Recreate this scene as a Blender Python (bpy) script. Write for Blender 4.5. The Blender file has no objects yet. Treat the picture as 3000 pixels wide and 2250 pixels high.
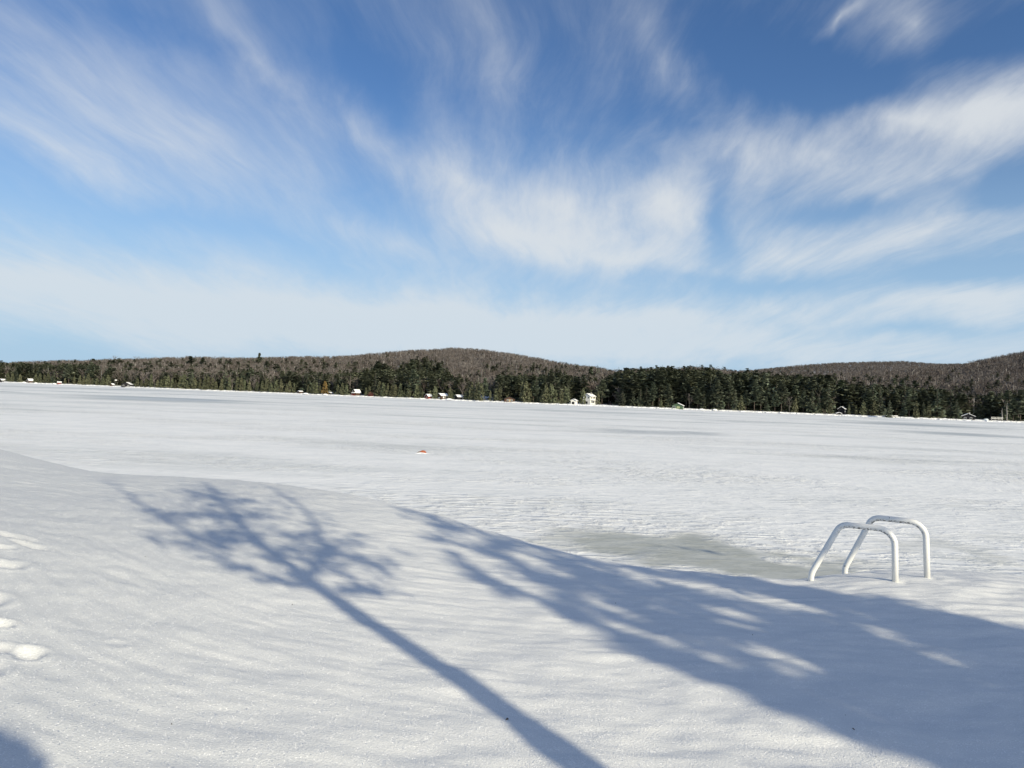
import bpy, math, random
import numpy as np
from mathutils import Vector, Matrix
random.seed(7); rng = np.random.default_rng(11)
sc = bpy.context.scene
col = sc.collection
R = math.radians

# ------------------------------------------------------------------ camera
E = 2.5; F = 2080.0
PITCH = math.atan(43/F); ROLL = R(2.18)
cF = np.array([0, math.cos(PITCH), math.sin(PITCH)])
U0 = np.array([0, -math.sin(PITCH), math.cos(PITCH)]); X0 = np.array([1.0, 0, 0])
cR = math.cos(ROLL)*X0 + math.sin(ROLL)*U0
cU = -math.sin(ROLL)*X0 + math.cos(ROLL)*U0
cam_d = bpy.data.cameras.new('camera'); cam = bpy.data.objects.new('camera', cam_d); col.objects.link(cam)
cam.matrix_world = Matrix(((cR[0], cU[0], -cF[0], 0), (cR[1], cU[1], -cF[1], 0), (cR[2], cU[2], -cF[2], E), (0, 0, 0, 1)))
cam_d.sensor_width = 36; cam_d.lens = F/3000*36; cam_d.clip_start = 0.05; cam_d.clip_end = 20000
sc.camera = cam
def direction(u, v): return cR*(u-1500)/F - cU*(v-1125)/F + cF
def at(u, v, y):                       # point seen at (u, v) of the 3000x2250 photo at depth y
    d = direction(u, v); return np.array([0, 0, E]) + d*(y/d[1])
def vh(u): return 1168 + 0.038*(u-1500)
def ratio(u): return (u-1500)/F        # x / y of a far point at column u (near the horizon)

# ------------------------------------------------------------------ sun and exposure
SUN_B, SUN_E = R(142), R(23)
S = np.array([math.sin(SUN_B)*math.cos(SUN_E), math.cos(SUN_B)*math.cos(SUN_E), math.sin(SUN_E)])
sl = bpy.data.lights.new('sun', 'SUN'); so = bpy.data.objects.new('sun', sl); col.objects.link(so)
so.rotation_euler = Vector(S).to_track_quat('Z', 'Y').to_euler()
sl.energy = 4.1; sl.angle = R(0.53); sl.color = (1, 0.895, 0.665)
sc.view_settings.view_transform = 'Standard'; sc.view_settings.look = 'None'
sc.view_settings.exposure = 0.29; sc.view_settings.gamma = 1
sc.cycles.max_bounces = 6; sc.cycles.diffuse_bounces = 3; sc.cycles.transparent_max_bounces = 6

# ------------------------------------------------------------------ world sky with cirrus
class NT:
    def __init__(s, tree): s.t = tree; s.n = tree.nodes; s.l = tree.links
    def new(s, typ, **kw):
        nd = s.n.new(typ)
        for k, v in kw.items(): setattr(nd, k, v)
        return nd
    def link(s, a, b): s.l.new(a, b)
    def inp(s, nd, i, v):
        if v is None: return
        if isinstance(v, bpy.types.NodeSocket): s.l.new(v, nd.inputs[i])
        else: nd.inputs[i].default_value = v
    def m(s, op, a, b=None, c=None, clamp=False):
        nd = s.new('ShaderNodeMath', operation=op, use_clamp=clamp)
        s.inp(nd, 0, a); s.inp(nd, 1, b); s.inp(nd, 2, c); return nd.outputs[0]
    def mapping(s, vec, loc=(0, 0, 0), rot=(0, 0, 0), scale=(1, 1, 1), typ='POINT'):
        nd = s.new('ShaderNodeMapping', vector_type=typ); s.link(vec, nd.inputs[0])
        nd.inputs[1].default_value = loc; nd.inputs[2].default_value = rot; nd.inputs[3].default_value = scale
        return nd.outputs[0]
    def noise(s, vec, scale, detail=4, rough=0.5, dist=0, lac=2):
        nd = s.new('ShaderNodeTexNoise'); s.link(vec, nd.inputs['Vector'])
        nd.inputs['Scale'].default_value = scale; nd.inputs['Detail'].default_value = detail
        nd.inputs['Roughness'].default_value = rough; nd.inputs['Distortion'].default_value = dist
        nd.inputs['Lacunarity'].default_value = lac
        return nd.outputs[0]
    def blob(s, vec, c, r, ang=0, soft=True):
        mp = s.mapping(vec, (c[0], c[1], 0), (0, 0, R(ang)), (r[0], r[1], 1), 'TEXTURE')
        g = s.new('ShaderNodeTexGradient', gradient_type='SPHERICAL' if not soft else 'QUADRATIC_SPHERE'); s.link(mp, g.inputs[0])
        return g.outputs[1]
    def rng(s, v, a, b, c=0, d=1, smooth=True):
        nd = s.new('ShaderNodeMapRange', interpolation_type='SMOOTHSTEP' if smooth else 'LINEAR')
        s.inp(nd, 0, v); nd.inputs[1].default_value = a; nd.inputs[2].default_value = b
        nd.inputs[3].default_value = c; nd.inputs[4].default_value = d; return nd.outputs[0]
    def mix(s, f, a, b, typ='MIX'):
        nd = s.new('ShaderNodeMix', data_type='RGBA', blend_type=typ)
        s.inp(nd, 0, f)
        for i, v in ((6, a), (7, b)):
            if isinstance(v, tuple) and len(v) == 3: v = (*v, 1)
            s.inp(nd, i, v)
        return nd.outputs[2]

w = bpy.data.worlds.new('World'); sc.world = w; w.use_nodes = True
w.node_tree.nodes.clear(); N = NT(w.node_tree)
sky = N.new('ShaderNodeTexSky', sky_type='NISHITA')
sky.sun_disc = False; sky.sun_elevation = SUN_E; sky.sun_rotation = SUN_B
sky.altitude = 500; sky.air_density = 1.0; sky.dust_density = 0.3; sky.ozone_density = 2.5
tc = N.new('ShaderNodeTexCoord').outputs['Generated']
sp = N.new('ShaderNodeSeparateXYZ'); N.link(tc, sp.inputs[0]); dx, dy, dz = sp.outputs
# overhead layer coordinates: streaks run away from the viewer
zz = N.m('ADD', N.m('MAXIMUM', dz, 0.0), 0.13)
cb = N.new('ShaderNodeCombineXYZ'); N.link(N.m('DIVIDE', dx, zz), cb.inputs[0]); N.link(N.m('DIVIDE', dy, zz), cb.inputs[1])
layer = cb.outputs[0]
# azimuth / elevation in degrees
az = N.m('MULTIPLY', N.m('ARCTAN2', dx, dy), 57.2958); el = N.m('MULTIPLY', N.m('ARCSINE', dz), 57.2958)
cb2 = N.new('ShaderNodeCombineXYZ'); N.link(az, cb2.inputs[0]); N.link(el, cb2.inputs[1]); ae = cb2.outputs[0]
def azel(u, v):
    d = direction(u, v); d = d/np.linalg.norm(d)
    return math.degrees(math.atan2(d[0], d[1])), math.degrees(math.asin(d[2]))
warpn = N.new('ShaderNodeTexNoise'); N.link(layer, warpn.inputs['Vector']); warpn.inputs['Scale'].default_value = 0.7; warpn.inputs['Detail'].default_value = 3
wv = N.new('ShaderNodeVectorMath', operation='MULTIPLY_ADD'); N.link(warpn.outputs['Color'], wv.inputs[0]); wv.inputs[1].default_value = (0.55, 0.55, 0); N.link(layer, wv.inputs[2])
streak = N.noise(N.mapping(wv.outputs[0], (3.1, 0.4, 0), (0, 0, R(-8)), (2.2, 0.50, 1)), 1.0, 9, 0.60, 0.12)
fine = N.noise(N.mapping(wv.outputs[0], (1.0, 7.4, 0), (0, 0, R(14)), (7.5, 1.6, 1)), 1.3, 10, 0.66, 0.2)
soft = N.noise(N.mapping(layer, (9.0, 2.4, 0), (0, 0, 0), (1.0, 0.7, 1)), 0.8, 5, 0.5, 0.4)
# warp the placement of the big cloud masses as well
wn2 = N.new('ShaderNodeTexNoise'); N.link(ae, wn2.inputs['Vector']); wn2.inputs['Scale'].default_value = 0.11; wn2.inputs['Detail'].default_value = 5; wn2.inputs['Roughness'].default_value = 0.55
wv2 = N.new('ShaderNodeVectorMath', operation='MULTIPLY_ADD'); N.link(wn2.outputs['Color'], wv2.inputs[0]); wv2.inputs[1].default_value = (6.5, 4, 0); N.link(ae, wv2.inputs[2])
ofs = N.mapping(wv2.outputs[0], (-3.25, -2.0, 0))
def B(u, v, ru, rv, ang, wgt):
    a, e = azel(u, v); return (N.blob(ofs, (a, e), (ru/34.0, rv/34.0), -ang), wgt)
CL = [B(150, 280, 1300, 420, 17, .42), B(500, 420, 1100, 260, 14, .32), B(150, 420, 600, 70, 17, .35), B(760, 170, 480, 90, 44, .38), B(1050, 380, 420, 130, 30, .45),
      B(250, 850, 1600, 215, 3, 1.45), B(1300, 950, 1500, 165, 0, 1.5), B(1900, 940, 800, 90, -1, .7), B(1150, 740, 480, 100, 12, .6), B(2600, 1010, 700, 60, 0, .5), B(1900, 1020, 1700, 110, 0, .8),
      B(1330, 520, 420, 170, 30, .75), B(1500, 680, 520, 180, 14, 1.0), B(1930, 590, 380, 260, -5, 1.35), B(1800, 760, 560, 110, 5, .8),
      B(1500, 230, 600, 200, 55, .30), B(1950, 150, 450, 170, 50, .36), B(2150, 400, 420, 200, 20, .45), B(2400, 460, 460, 190, 15, .7), B(1620, 590, 450, 180, 10, .45),
      B(2950, 310, 420, 170, -12, 1.25), B(2640, 370, 320, 80, 5, .7), B(2730, 690, 420, 110, -8, 1.2), B(1700, 620, 640, 280, 10, .30), B(2300, 750, 330, 170, 8, .85),
      B(2440, 60, 170, 45, -42, .7), B(2660, 60, 300, 150, 60, .55), B(2850, 890, 620, 90, 3, 1.3), B(2650, 530, 420, 130, -20, .5), B(2300, 910, 300, 60, 5, .5)]
NEG = [B(1150, 270, 420, 130, 55, .35), B(2330, 240, 460, 170, 25, .8), B(500, 640, 1000, 90, 5, .35), B(2250, 835, 520, 45, 4, .6), B(2820, 160, 420, 90, -10, .5), B(2950, 570, 300, 90, -30, .9), B(2120, 650, 90, 220, 0, .9), B(2480, 620, 300, 50, -10, .7), B(2050, 340, 160, 90, 20, .35), B(2900, 800, 400, 45, 0, .7), B(2700, 960, 400, 30, 2, .6), B(420, 60, 500, 90, 0, .25), B(200, 1040, 500, 60, 2, .6)]
acc = None
for b, wt in CL:
    t = N.m('MULTIPLY', b, wt); acc = N.m('MULTIPLY', t, 1.0) if acc is None else N.m('ADD', acc, t)
for b, wt in NEG: acc = N.m('SUBTRACT', acc, N.m('MULTIPLY', b, wt))
tex = N.m('ADD', N.m('MULTIPLY', N.m('SUBTRACT', streak, 0.5), 1.6), N.m('MULTIPLY', N.m('SUBTRACT', fine, 0.5), N.rng(az, -25.0, 20.0, .9, 1.35)))
tex = N.m('ADD', tex, N.m('MULTIPLY', N.m('SUBTRACT', soft, 0.5), 0.7))
acc = N.m('MULTIPLY', acc, 0.80)
base = N.m('ADD', acc, 0.16)
amp = N.m('ADD', N.m('MULTIPLY', N.m('MINIMUM', N.m('MAXIMUM', acc, 0.0), 1.0), 0.42), 0.50)
dens = N.m('ADD', base, N.m('MULTIPLY', tex, amp))
low = N.rng(el, 0.0, 12.0, 0.12, 0.0)
dens = N.m('ADD', dens, low)
sd = N.new('ShaderNodeVectorMath', operation='DOT_PRODUCT'); N.link(tc, sd.inputs[0]); sd.inputs[1].default_value = tuple(S)
fill_glow = N.m('POWER', N.m('MAXIMUM', sd.outputs['Value'], 0.0), 2.5)  # clouds brightened toward the unseen sun, added to lift and warm the fill
dens = N.m('ADD', dens, N.rng(dy, 0.35, -0.5, 0.0, 0.22))  # extra unseen cloud cover behind the viewer, added to raise ambient fill
cov = N.rng(dens, -0.02, 1.28, 0.0, 0.90)
skc = N.new('ShaderNodeHueSaturation'); N.link(sky.outputs[0], skc.inputs['Color']); skc.inputs['Saturation'].default_value = 1.18; skc.inputs['Value'].default_value = 0.98; skc.inputs['Hue'].default_value = 0.507
bg1 = N.new('ShaderNodeBackground'); hz = N.mix(N.rng(el, 24.0, 0.0, 0.0, 0.95), skc.outputs[0], (3.1, 4.6, 6.2)); N.link(hz, bg1.inputs[0]); bg1.inputs[1].default_value = 0.1
bg2 = N.new('ShaderNodeBackground'); ccol = N.mix(N.rng(el, 3.0, 16.0), (.57, .64, .70), (.64, .67, .695)); N.link(ccol, bg2.inputs[0]); N.link(N.m('ADD', N.m('MULTIPLY', fill_glow, 2.0), 0.93), bg2.inputs[1])
mx = N.new('ShaderNodeMixShader'); N.link(cov, mx.inputs[0]); N.link(bg1.outputs[0], mx.inputs[1]); N.link(bg2.outputs[0], mx.inputs[2])
wo = N.new('ShaderNodeOutputWorld'); N.link(mx.outputs[0], wo.inputs[0])
w.cycles.sampling_method = 'MANUAL'; w.cycles.sample_map_resolution = 512

# ------------------------------------------------------------------ mesh helpers
def fast_mesh(name, V, T, mats=None, mi=None, smooth=False):
    """V (n,3), T (m,k) all faces of k corners"""
    V = np.asarray(V, dtype=np.float32); T = np.asarray(T, dtype=np.int32)
    me = bpy.data.meshes.new(name)
    me.vertices.add(len(V)); me.vertices.foreach_set('co', V.ravel())
    k = T.shape[1]; me.loops.add(T.size); me.loops.foreach_set('vertex_index', T.ravel())
    me.polygons.add(len(T)); me.polygons.foreach_set('loop_start', np.arange(len(T), dtype=np.int32)*k)
    me.polygons.foreach_set('loop_total', np.full(len(T), k, dtype=np.int32))
    if mi is not None: me.polygons.foreach_set('material_index', np.asarray(mi, dtype=np.int32))
    me.update(calc_edges=True)
    if smooth: me.polygons.foreach_set('use_smooth', np.ones(len(T), dtype=bool))
    for m in (mats or []): me.materials.append(m)
    return me
def ob(name, me, parent=None, loc=None, **kw):
    o = bpy.data.objects.new(name, me); col.objects.link(o)
    if parent is not None: o.parent = parent
    if loc is not None: o.location = [float(q) for q in loc]
    for k, v in kw.items(): o[k] = v
    return o
def thing(name, label, cat, loc, rz=0, group=None, scale=1):
    o = ob(name, None, None, loc, label=label, category=cat)
    o.rotation_euler = (0, 0, rz); o.scale = (scale,)*3; o.empty_display_size = 0.2
    if group: o['group'] = group
    return o
class MB:
    """collects boxes, tubes, quads"""
    def __init__(s): s.v = []; s.f = []; s.n = 0
    def add(s, vs, fs):
        s.v += [tuple(map(float, q)) for q in vs]; s.f += [tuple(i+s.n for i in f) for f in fs]; s.n = len(s.v); return s
    def box(s, x0, x1, y0, y1, z0, z1):
        return s.add([(x0, y0, z0), (x1, y0, z0), (x1, y1, z0), (x0, y1, z0), (x0, y0, z1), (x1, y0, z1), (x1, y1, z1), (x0, y1, z1)],
                     [(0, 3, 2, 1), (4, 5, 6, 7), (0, 1, 5, 4), (1, 2, 6, 5), (2, 3, 7, 6), (3, 0, 4, 7)])
    def tube(s, P, r, n=8, cap=True):
        P = [np.array(p, float) for p in P]; r = r if hasattr(r, '__len__') else [r]*len(P)
        rings = []; ref = np.array([0.13, 0.21, 0.97]); a = None
        for i, p in enumerate(P):
            t = P[min(i+1, len(P)-1)] - P[max(i-1, 0)]; t = t/(np.linalg.norm(t)+1e-9)
            if a is None:
                a = np.cross(t, ref if abs(t@ref) < .95 else np.array([1., 0, 0]))
            a = a - t*(a@t); a /= np.linalg.norm(a)+1e-9
            b = np.cross(t, a)
            rings += [p + r[i]*(a*math.cos(2*math.pi*k/n)+b*math.sin(2*math.pi*k/n)) for k in range(n)]
        fs = []
        for i in range(len(P)-1):
            for k in range(n): fs.append((i*n+k, i*n+(k+1) % n, (i+1)*n+(k+1) % n, (i+1)*n+k))
        if cap: fs += [tuple(range(n))[::-1], tuple((len(P)-1)*n+k for k in range(n))]
        return s.add(rings, fs)
    def mesh(s, name, mat, smooth=False):
        me = bpy.data.meshes.new(name); me.from_pydata(s.v, [], s.f); me.update()
        if mat: me.materials.append(mat)
        if smooth: me.polygons.foreach_set('use_smooth', [True]*len(me.polygons))
        return me
    def build(s, name, mat, parent=None, smooth=False, **kw): return ob(name, s.mesh(name, mat, smooth), parent, **kw)

def perlin(x, y, seed=0):
    x = np.asarray(x, float); y = np.asarray(y, float)
    xi = np.floor(x).astype(np.int64); yi = np.floor(y).astype(np.int64); fx = x-xi; fy = y-yi
    def g(ix, iy, ax, ay):
        h = (ix*374761393 + iy*668265263 + seed*974634777) & 0xffffffff
        h = ((h ^ (h >> 13))*1274126177) & 0xffffffff; h = h ^ (h >> 16)
        a = (h & 0xffff)/65536*2*math.pi
        return np.cos(a)*ax + np.sin(a)*ay
    u = fx*fx*fx*(fx*(fx*6-15)+10); v = fy*fy*fy*(fy*(fy*6-15)+10)
    n00 = g(xi, yi, fx, fy); n10 = g(xi+1, yi, fx-1, fy); n01 = g(xi, yi+1, fx, fy-1); n11 = g(xi+1, yi+1, fx-1, fy-1)
    return (n00*(1-u)+n10*u)*(1-v) + (n01*(1-u)+n11*u)*v
def fbm(x, y, o=4, seed=0, gain=.5):
    s = 0; a = 1
    for i in range(o): s = s + a*perlin(x*2**i, y*2**i, seed+i*17); a *= gain
    return s
def sst(a, b, x): t = np.clip((x-a)/(b-a), 0, 1); return t*t*(3-2*t)

# ------------------------------------------------------------------ materials
def mat(name, fn, rough=0.9, spec=0.2):
    m = bpy.data.materials.new(name); m.use_nodes = True; n = NT(m.node_tree)
    bs = m.node_tree.nodes['Principled BSDF']; bs.inputs['Roughness'].default_value = rough; bs.inputs['Specular IOR Level'].default_value = spec
    fn(n, bs); return m
def obj_co(n): return n.new('ShaderNodeTexCoord').outputs['Object']
def pos_co(n): return n.new('ShaderNodeNewGeometry').outputs['Position']
def bump(n, bs, h, dist, strength=1.0, nrm=None):
    b = n.new('ShaderNodeBump'); n.link(h, b.inputs['Height']); b.inputs['Distance'].default_value = dist
    n.inp(b, 0, strength)
    if nrm is not None: n.link(nrm, b.inputs['Normal'])
    if bs is not None: n.link(b.outputs[0], bs.inputs['Normal'])
    return b.outputs[0]
def two(name, a, b, scale, rough=.9, bmp=0, rnd=0.0, spec=.2):
    def fn(n, bs):
        c = pos_co(n) if scale < 0 else obj_co(n)
        f = n.rng(n.noise(c, abs(scale), 4, .6), .35, .65)
        out = n.mix(f, a, b)
        if rnd:
            oi = n.new('ShaderNodeObjectInfo').outputs['Random']
            hs = n.new('ShaderNodeHueSaturation'); n.link(out, hs.inputs['Color'])
            n.link(n.m('ADD', n.m('MULTIPLY', oi, 2*rnd), 1-rnd), hs.inputs['Value'])
            oi2 = n.m('FRACT', n.m('MULTIPLY', oi, 17.3)); n.link(n.m('ADD', n.m('MULTIPLY', oi2, .05), .475), hs.inputs['Hue']); out = hs.outputs[0]
        n.link(out, bs.inputs['Base Color'])
        if bmp: bump(n, bs, n.noise(c, abs(scale)*3, 4, .6), bmp)
    return mat(name, fn, rough, spec)

def f_snow(n, bs):
    c = pos_co(n)
    big = n.noise(c, 1.2, 3, .5)
    grain = n.noise(c, 150, 2, .8); grain2 = n.noise(c, 100, 3, .75)
    g = n.rng(grain, .30, .70); 
    base_c = n.mix(big, (.76, .765, .755), (.81, .81, .79))
    c2 = n.mix(n.m('MULTIPLY', g, .30), base_c, (.52, .54, .56))
    spx = n.new('ShaderNodeSeparateXYZ'); n.link(c, spx.inputs[0])       # left side: coarse grain, plus shading falloff painted as darker albedo
    left_dim = n.m('MULTIPLY', n.rng(n.m('ADD', spx.outputs[0], n.m('MULTIPLY', n.m('SUBTRACT', big, .5), 2.0)), .6, -3.2), .34)
    c2 = n.mix(left_dim, c2, (.50, .525, .535))
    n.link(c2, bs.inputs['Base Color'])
    h = n.m('ADD', n.m('MULTIPLY', grain, .5), grain2)
    nrm = bump(n, bs, h, .008, .6)
    # crystals: small facets that glint
    vo = n.new('ShaderNodeTexVoronoi'); n.link(c, vo.inputs['Vector']); vo.inputs['Scale'].default_value = 130
    nm = n.new('ShaderNodeVectorMath', operation='MULTIPLY_ADD'); n.link(vo.outputs['Color'], nm.inputs[0]); nm.inputs[1].default_value = (2, 2, 2); nm.inputs[2].default_value = (-1, -1, -1)
    ad = n.new('ShaderNodeVectorMath', operation='MULTIPLY_ADD'); n.link(nm.outputs[0], ad.inputs[0]); ad.inputs[1].default_value = (.85, .85, .6); n.link(n.new('ShaderNodeNewGeometry').outputs['Normal'], ad.inputs[2])
    nn = n.new('ShaderNodeVectorMath', operation='NORMALIZE'); n.link(ad.outputs[0], nn.inputs[0])
    gl = n.new('ShaderNodeBsdfDiffuse'); gl.inputs['Color'].default_value = (.93, .93, .93, 1); n.link(nn.outputs[0], gl.inputs['Normal'])
    sx = n.new('ShaderNodeSeparateXYZ'); n.link(vo.outputs['Color'], sx.inputs[0])
    msk = n.m('MULTIPLY', n.rng(sx.outputs[2], .66, .70), n.rng(vo.outputs['Distance'], .30, .42, 1, 0))
    mxs = n.new('ShaderNodeMixShader'); n.link(n.m('MULTIPLY', msk, .75), mxs.inputs[0])
    n.link(bs.outputs[0], mxs.inputs[1]); n.link(gl.outputs[0], mxs.inputs[2])
    n.link(mxs.outputs[0], n.n['Material Output'].inputs[0])
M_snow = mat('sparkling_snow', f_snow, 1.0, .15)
M_snow_far = two('roof_snow', (.84, .845, .84), (.90, .90, .89), .8, 1.0, .02)

def on_lake(u, v):
    d = direction(u, v); t = -E/d[2]; return d[0]*t, d[1]*t
def f_ice(n, bs):
    c = pos_co(n)
    s1 = n.noise(n.mapping(c, scale=(.35, 1.0, 1)), .045, 7, .62, .6)          # broad wind lanes
    s2 = n.noise(n.mapping(c, (40, 9, 0), (0, 0, R(6)), scale=(.22, 1.0, 1)), .16, 6, .65, .4)
    s3 = n.noise(n.mapping(c, (7, 3, 0), scale=(.6, 1.0, 1)), .9, 6, .62)
    s4 = n.noise(n.mapping(c, (17, 3, 0), scale=(.8, 1.0, 1)), .8, 6, .6)
    ds = n.new('ShaderNodeVectorMath', operation='LENGTH'); n.link(c, ds.inputs[0]); dist = ds.outputs['Value']
    far = n.rng(dist, 45, 160)
    a = n.m('MULTIPLY', n.rng(s1, .49, .64), far)
    b = n.m('MULTIPLY', n.rng(s2, .50, .66), n.m('ADD', n.m('MULTIPLY', far, .5), .35))
    grey = n.m('ADD', n.m('MULTIPLY', a, .65), n.m('MULTIPLY', b, .75))
    wn = n.new('ShaderNodeTexNoise'); n.link(c, wn.inputs['Vector']); wn.inputs['Scale'].default_value = .55; wn.inputs['Detail'].default_value = 5
    wv = n.new('ShaderNodeVectorMath', operation='MULTIPLY_ADD'); n.link(wn.outputs['Color'], wv.inputs[0]); wv.inputs[1].default_value = (4, 4, 0); n.link(c, wv.inputs[2])
    wc = n.mapping(wv.outputs[0], (-2, -2, 0))
    def patch(u0, v0, u1, v1, hv, wt, k=.6, co=None):     # a slushy patch spanning two points of the lake, hv = half height seen
        x0, y0 = on_lake(u0, v0); x1, y1 = on_lake(u1, v1); um, vm = (u0+u1)/2, (v0+v1)/2
        xa, ya = on_lake(um, vm-hv); xb, yb = on_lake(um, vm+hv); cx, cy = on_lake(um, vm)
        L = math.hypot(x1-x0, y1-y0)/2*1.35; ang = math.degrees(math.atan2(y1-y0, x1-x0))
        W = max(abs(ya-yb)/2*1.5, .5)
        return n.m('MULTIPLY', n.blob(co or wc, (cx, cy), (L, W), ang), wt)
    slush = None
    for a_ in [(1500, 1560, 2420, 1660, 66, 2.7), (1750, 1605, 2680, 1690, 46, 2.6), (2450, 1600, 3300, 1650, 85, .8),
               (60, 1157, 900, 1181, 9, 2.6), (0, 1132, 700, 1150, 3, 1.4), (1560, 1250, 2150, 1278, 11, 1.3), (1900, 1262, 2200, 1275, 6, 1.2),
               (2250, 1226, 3100, 1262, 8, 1.7), (2400, 1252, 3200, 1290, 9, 1.7), (2100, 1380, 3200, 1330, 30, .6), (1250, 1183, 2300, 1215, 2.0, .6),
               (2450, 1440, 3100, 1500, 40, .35)]:
        p = patch(*a_); slush = p if slush is None else n.m('ADD', slush, p)
    slush = n.m('MULTIPLY', n.m('SUBTRACT', slush, n.m('MULTIPLY', n.m('SUBTRACT', .60, n.mix(n.rng(dist, 90, 160), n.mix(n.rng(dist, 16, 40), s4, s2), n.noise(n.mapping(c, (5, 90, 0), scale=(.2, 1, 1)), .04, 7, .7))), 2.4)), 1.0, clamp=True)
    ns = n.m('SUBTRACT', 1.0, n.rng(dist, 16, 30))
    mott = n.rng(n.noise(n.mapping(c, scale=(.5, 1, 1)), 2.6, 6, .7), .42, .60)
    mottf = n.rng(n.noise(n.mapping(c, scale=(.25, 1, 1)), .035, 7, .72), .45, .55)
    mott = n.mix(n.rng(dist, 60, 150), mott, mottf)
    slush2 = n.m('MULTIPLY', slush, n.m('ADD', n.m('MULTIPLY', mott, n.m('SUBTRACT', .45, n.m('MULTIPLY', ns, .25))), n.m('ADD', .62, n.m('MULTIPLY', ns, .2))), clamp=True)
    snow = n.mix(n.rng(s3, .35, .65), (.82, .83, .82), (.90, .90, .88))
    c1 = n.mix(n.m('MINIMUM', grey, 0.8), snow, (.46, .50, .51))
    s5 = n.rng(n.noise(n.mapping(c, (3, 11, 0), scale=(.55, 1.15, 1)), 3.6, 6, .68), .50, .64)
    pm0 = n.rng(n.noise(n.mapping(c, (9, 1, 0), scale=(.5, 1, 1)), .13, 4, .6), .44, .60)
    spx = n.new('ShaderNodeSeparateXYZ'); n.link(c, spx.inputs[0])
    rt = n.m('MULTIPLY', n.rng(spx.outputs[0], -2, 9), n.rng(dist, 34, 16))
    c1 = n.mix(n.m('MULTIPLY', s5, n.m('ADD', n.m('MULTIPLY', pm0, .20), n.m('MULTIPLY', rt, .32)), clamp=True), c1, (.50, .53, .53))
    nearslush = n.rng(dist, 20, 60)
    sc_ = n.mix(nearslush, (.42, .43, .385), (.43, .455, .45))
    n.link(n.mix(slush2, c1, sc_), bs.inputs['Base Color'])
    # crust relief: patchy wind ripples
    pm = n.rng(n.noise(n.mapping(c, scale=(.5, 1, 1)), .11, 4, .6), .44, .60)
    pm = n.m('ADD', n.m('MULTIPLY', pm, .8), .22)
    rp = n.noise(n.mapping(c, scale=(.55, 1.2, 1)), 3.2, 5, .62, .3)
    rp2 = n.rng(rp, .42, .68)
    h = n.m('ADD', n.m('MULTIPLY', n.m('MULTIPLY', rp2, pm), n.m('SUBTRACT', 1.0, n.m('MULTIPLY', slush, .85))), n.m('MULTIPLY', n.noise(c, 18, 4, .6), .08))
    bump(n, bs, h, .09, .75)
    n.link(n.rng(slush, 0, 1, .9, .45), bs.inputs['Roughness'])
M_ice = mat('lake_ice', f_ice, .9, .25)

def f_hill(n, bs):
    c = pos_co(n)
    f = n.rng(n.noise(c, .02, 6, .65), .42, .6)
    sx = n.new('ShaderNodeSeparateXYZ'); n.link(c, sx.inputs[0])
    up = n.m('MULTIPLY', n.rng(sx.outputs[2], 2.0, 6.5), n.m('SUBTRACT', 1, n.m('MULTIPLY', f, .25)))
    n.link(n.mix(up, (.86, .865, .86), (.11, .095, .088)), bs.inputs['Base Color'])
M_hill = mat('snowy_forest_floor', f_hill, 1.0, .05)

M_bark = two('bark', (.10, .08, .065), (.17, .145, .125), 6, .95, .01)
M_bark2 = two('rough_bark', (.09, .07, .055), (.18, .15, .12), 9, .95, .02)
M_pbark = two('pale_bark', (.24, .22, .20), (.36, .34, .32), 3, .95)
M_pbark2 = two('birch_bark', (.34, .32, .30), (.46, .44, .42), -.3, .95)
M_cedar = two('cedar_foliage', (.085, .094, .056), (.145, .150, .088), 1.2, .9, 0, .32)
M_rust_cedar = two('rusty_cedar_foliage', (.15, .10, .035), (.24, .16, .06), 1.2, .9)
M_pine = two('pine_needles', (.085, .110, .078), (.21, .225, .155), 1.0, .9, 0, .35)
M_spruce = two('spruce_needles', (.065, .085, .060), (.15, .165, .11), 1.0, .9, 0, .35)
M_twig = two('bare_twigs', (.13, .11, .10), (.22, .195, .18), .5, .95, 0, .28)
M_mass_twig = two('hillside_twigs', (.108, .090, .080), (.165, .148, .138), -.035, .95)
M_mass_ever = two('hillside_needles', (.075, .092, .062), (.17, .18, .115), -.09, .95)
M_redshrub = two('dark_red_twigs', (.12, .045, .04), (.20, .08, .07), 1.5, .95)

# ------------------------------------------------------------------ near snow surface
crest_px = [(-700, 1240, 15), (-300, 1270, 14), (0, 1312, 13), (150, 1352, 12.3), (300, 1384, 11.6), (500, 1396, 11.2), (700, 1404, 10.8), (900, 1424, 10), (1100, 1458, 9.2), (1300, 1508, 8.4),
            (1500, 1568, 7.6), (1700, 1621, 6.95), (1850, 1646, 6.65), (2000, 1663, 6.45), (2200, 1681, 6.3), (2360, 1690, 6.25), (2480, 1676, 6.7), (2600, 1664, 7.2),
            (2750, 1663, 7.4), (2880, 1672, 7.4), (3000, 1689, 7.3), (3300, 1735, 7.2), (3700, 1800, 7.0)]
cp = np.array([at(*p) for p in crest_px])
ctrl = [tuple(p) for p in cp]
ctrl += [(0, 0, .98), (0, 3, 1.0), (0, 5, 1.04), (-1.5, 3, 1.13), (-3, 2, 1.40), (-3, 5, 1.33), (-5, 8, 1.31), (-5, 4, 1.52), (-8, 8, 1.48), (-8, 11, 1.36), (3, 0, .95), (2, 3, .97), (2, 5, 1.03), (4.5, 3, 1.0), (5, 5.5, 1.06),
         (0, -5, 1.0), (6, -5, 1.0), (-6, -5, 1.5), (12, 3, 1.1), (12, -5, 1.1), (-14, 5, 1.6), (-14, 12, 1.4), (0, -12, 1.2), (9, -12, 1.2), (-10, -12, 1.6), (0, -25, 1.5), (25, -10, 1.4), (-25, -10, 1.7), (-25, 10, 1.5), (25, 5, 1.2)]
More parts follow.
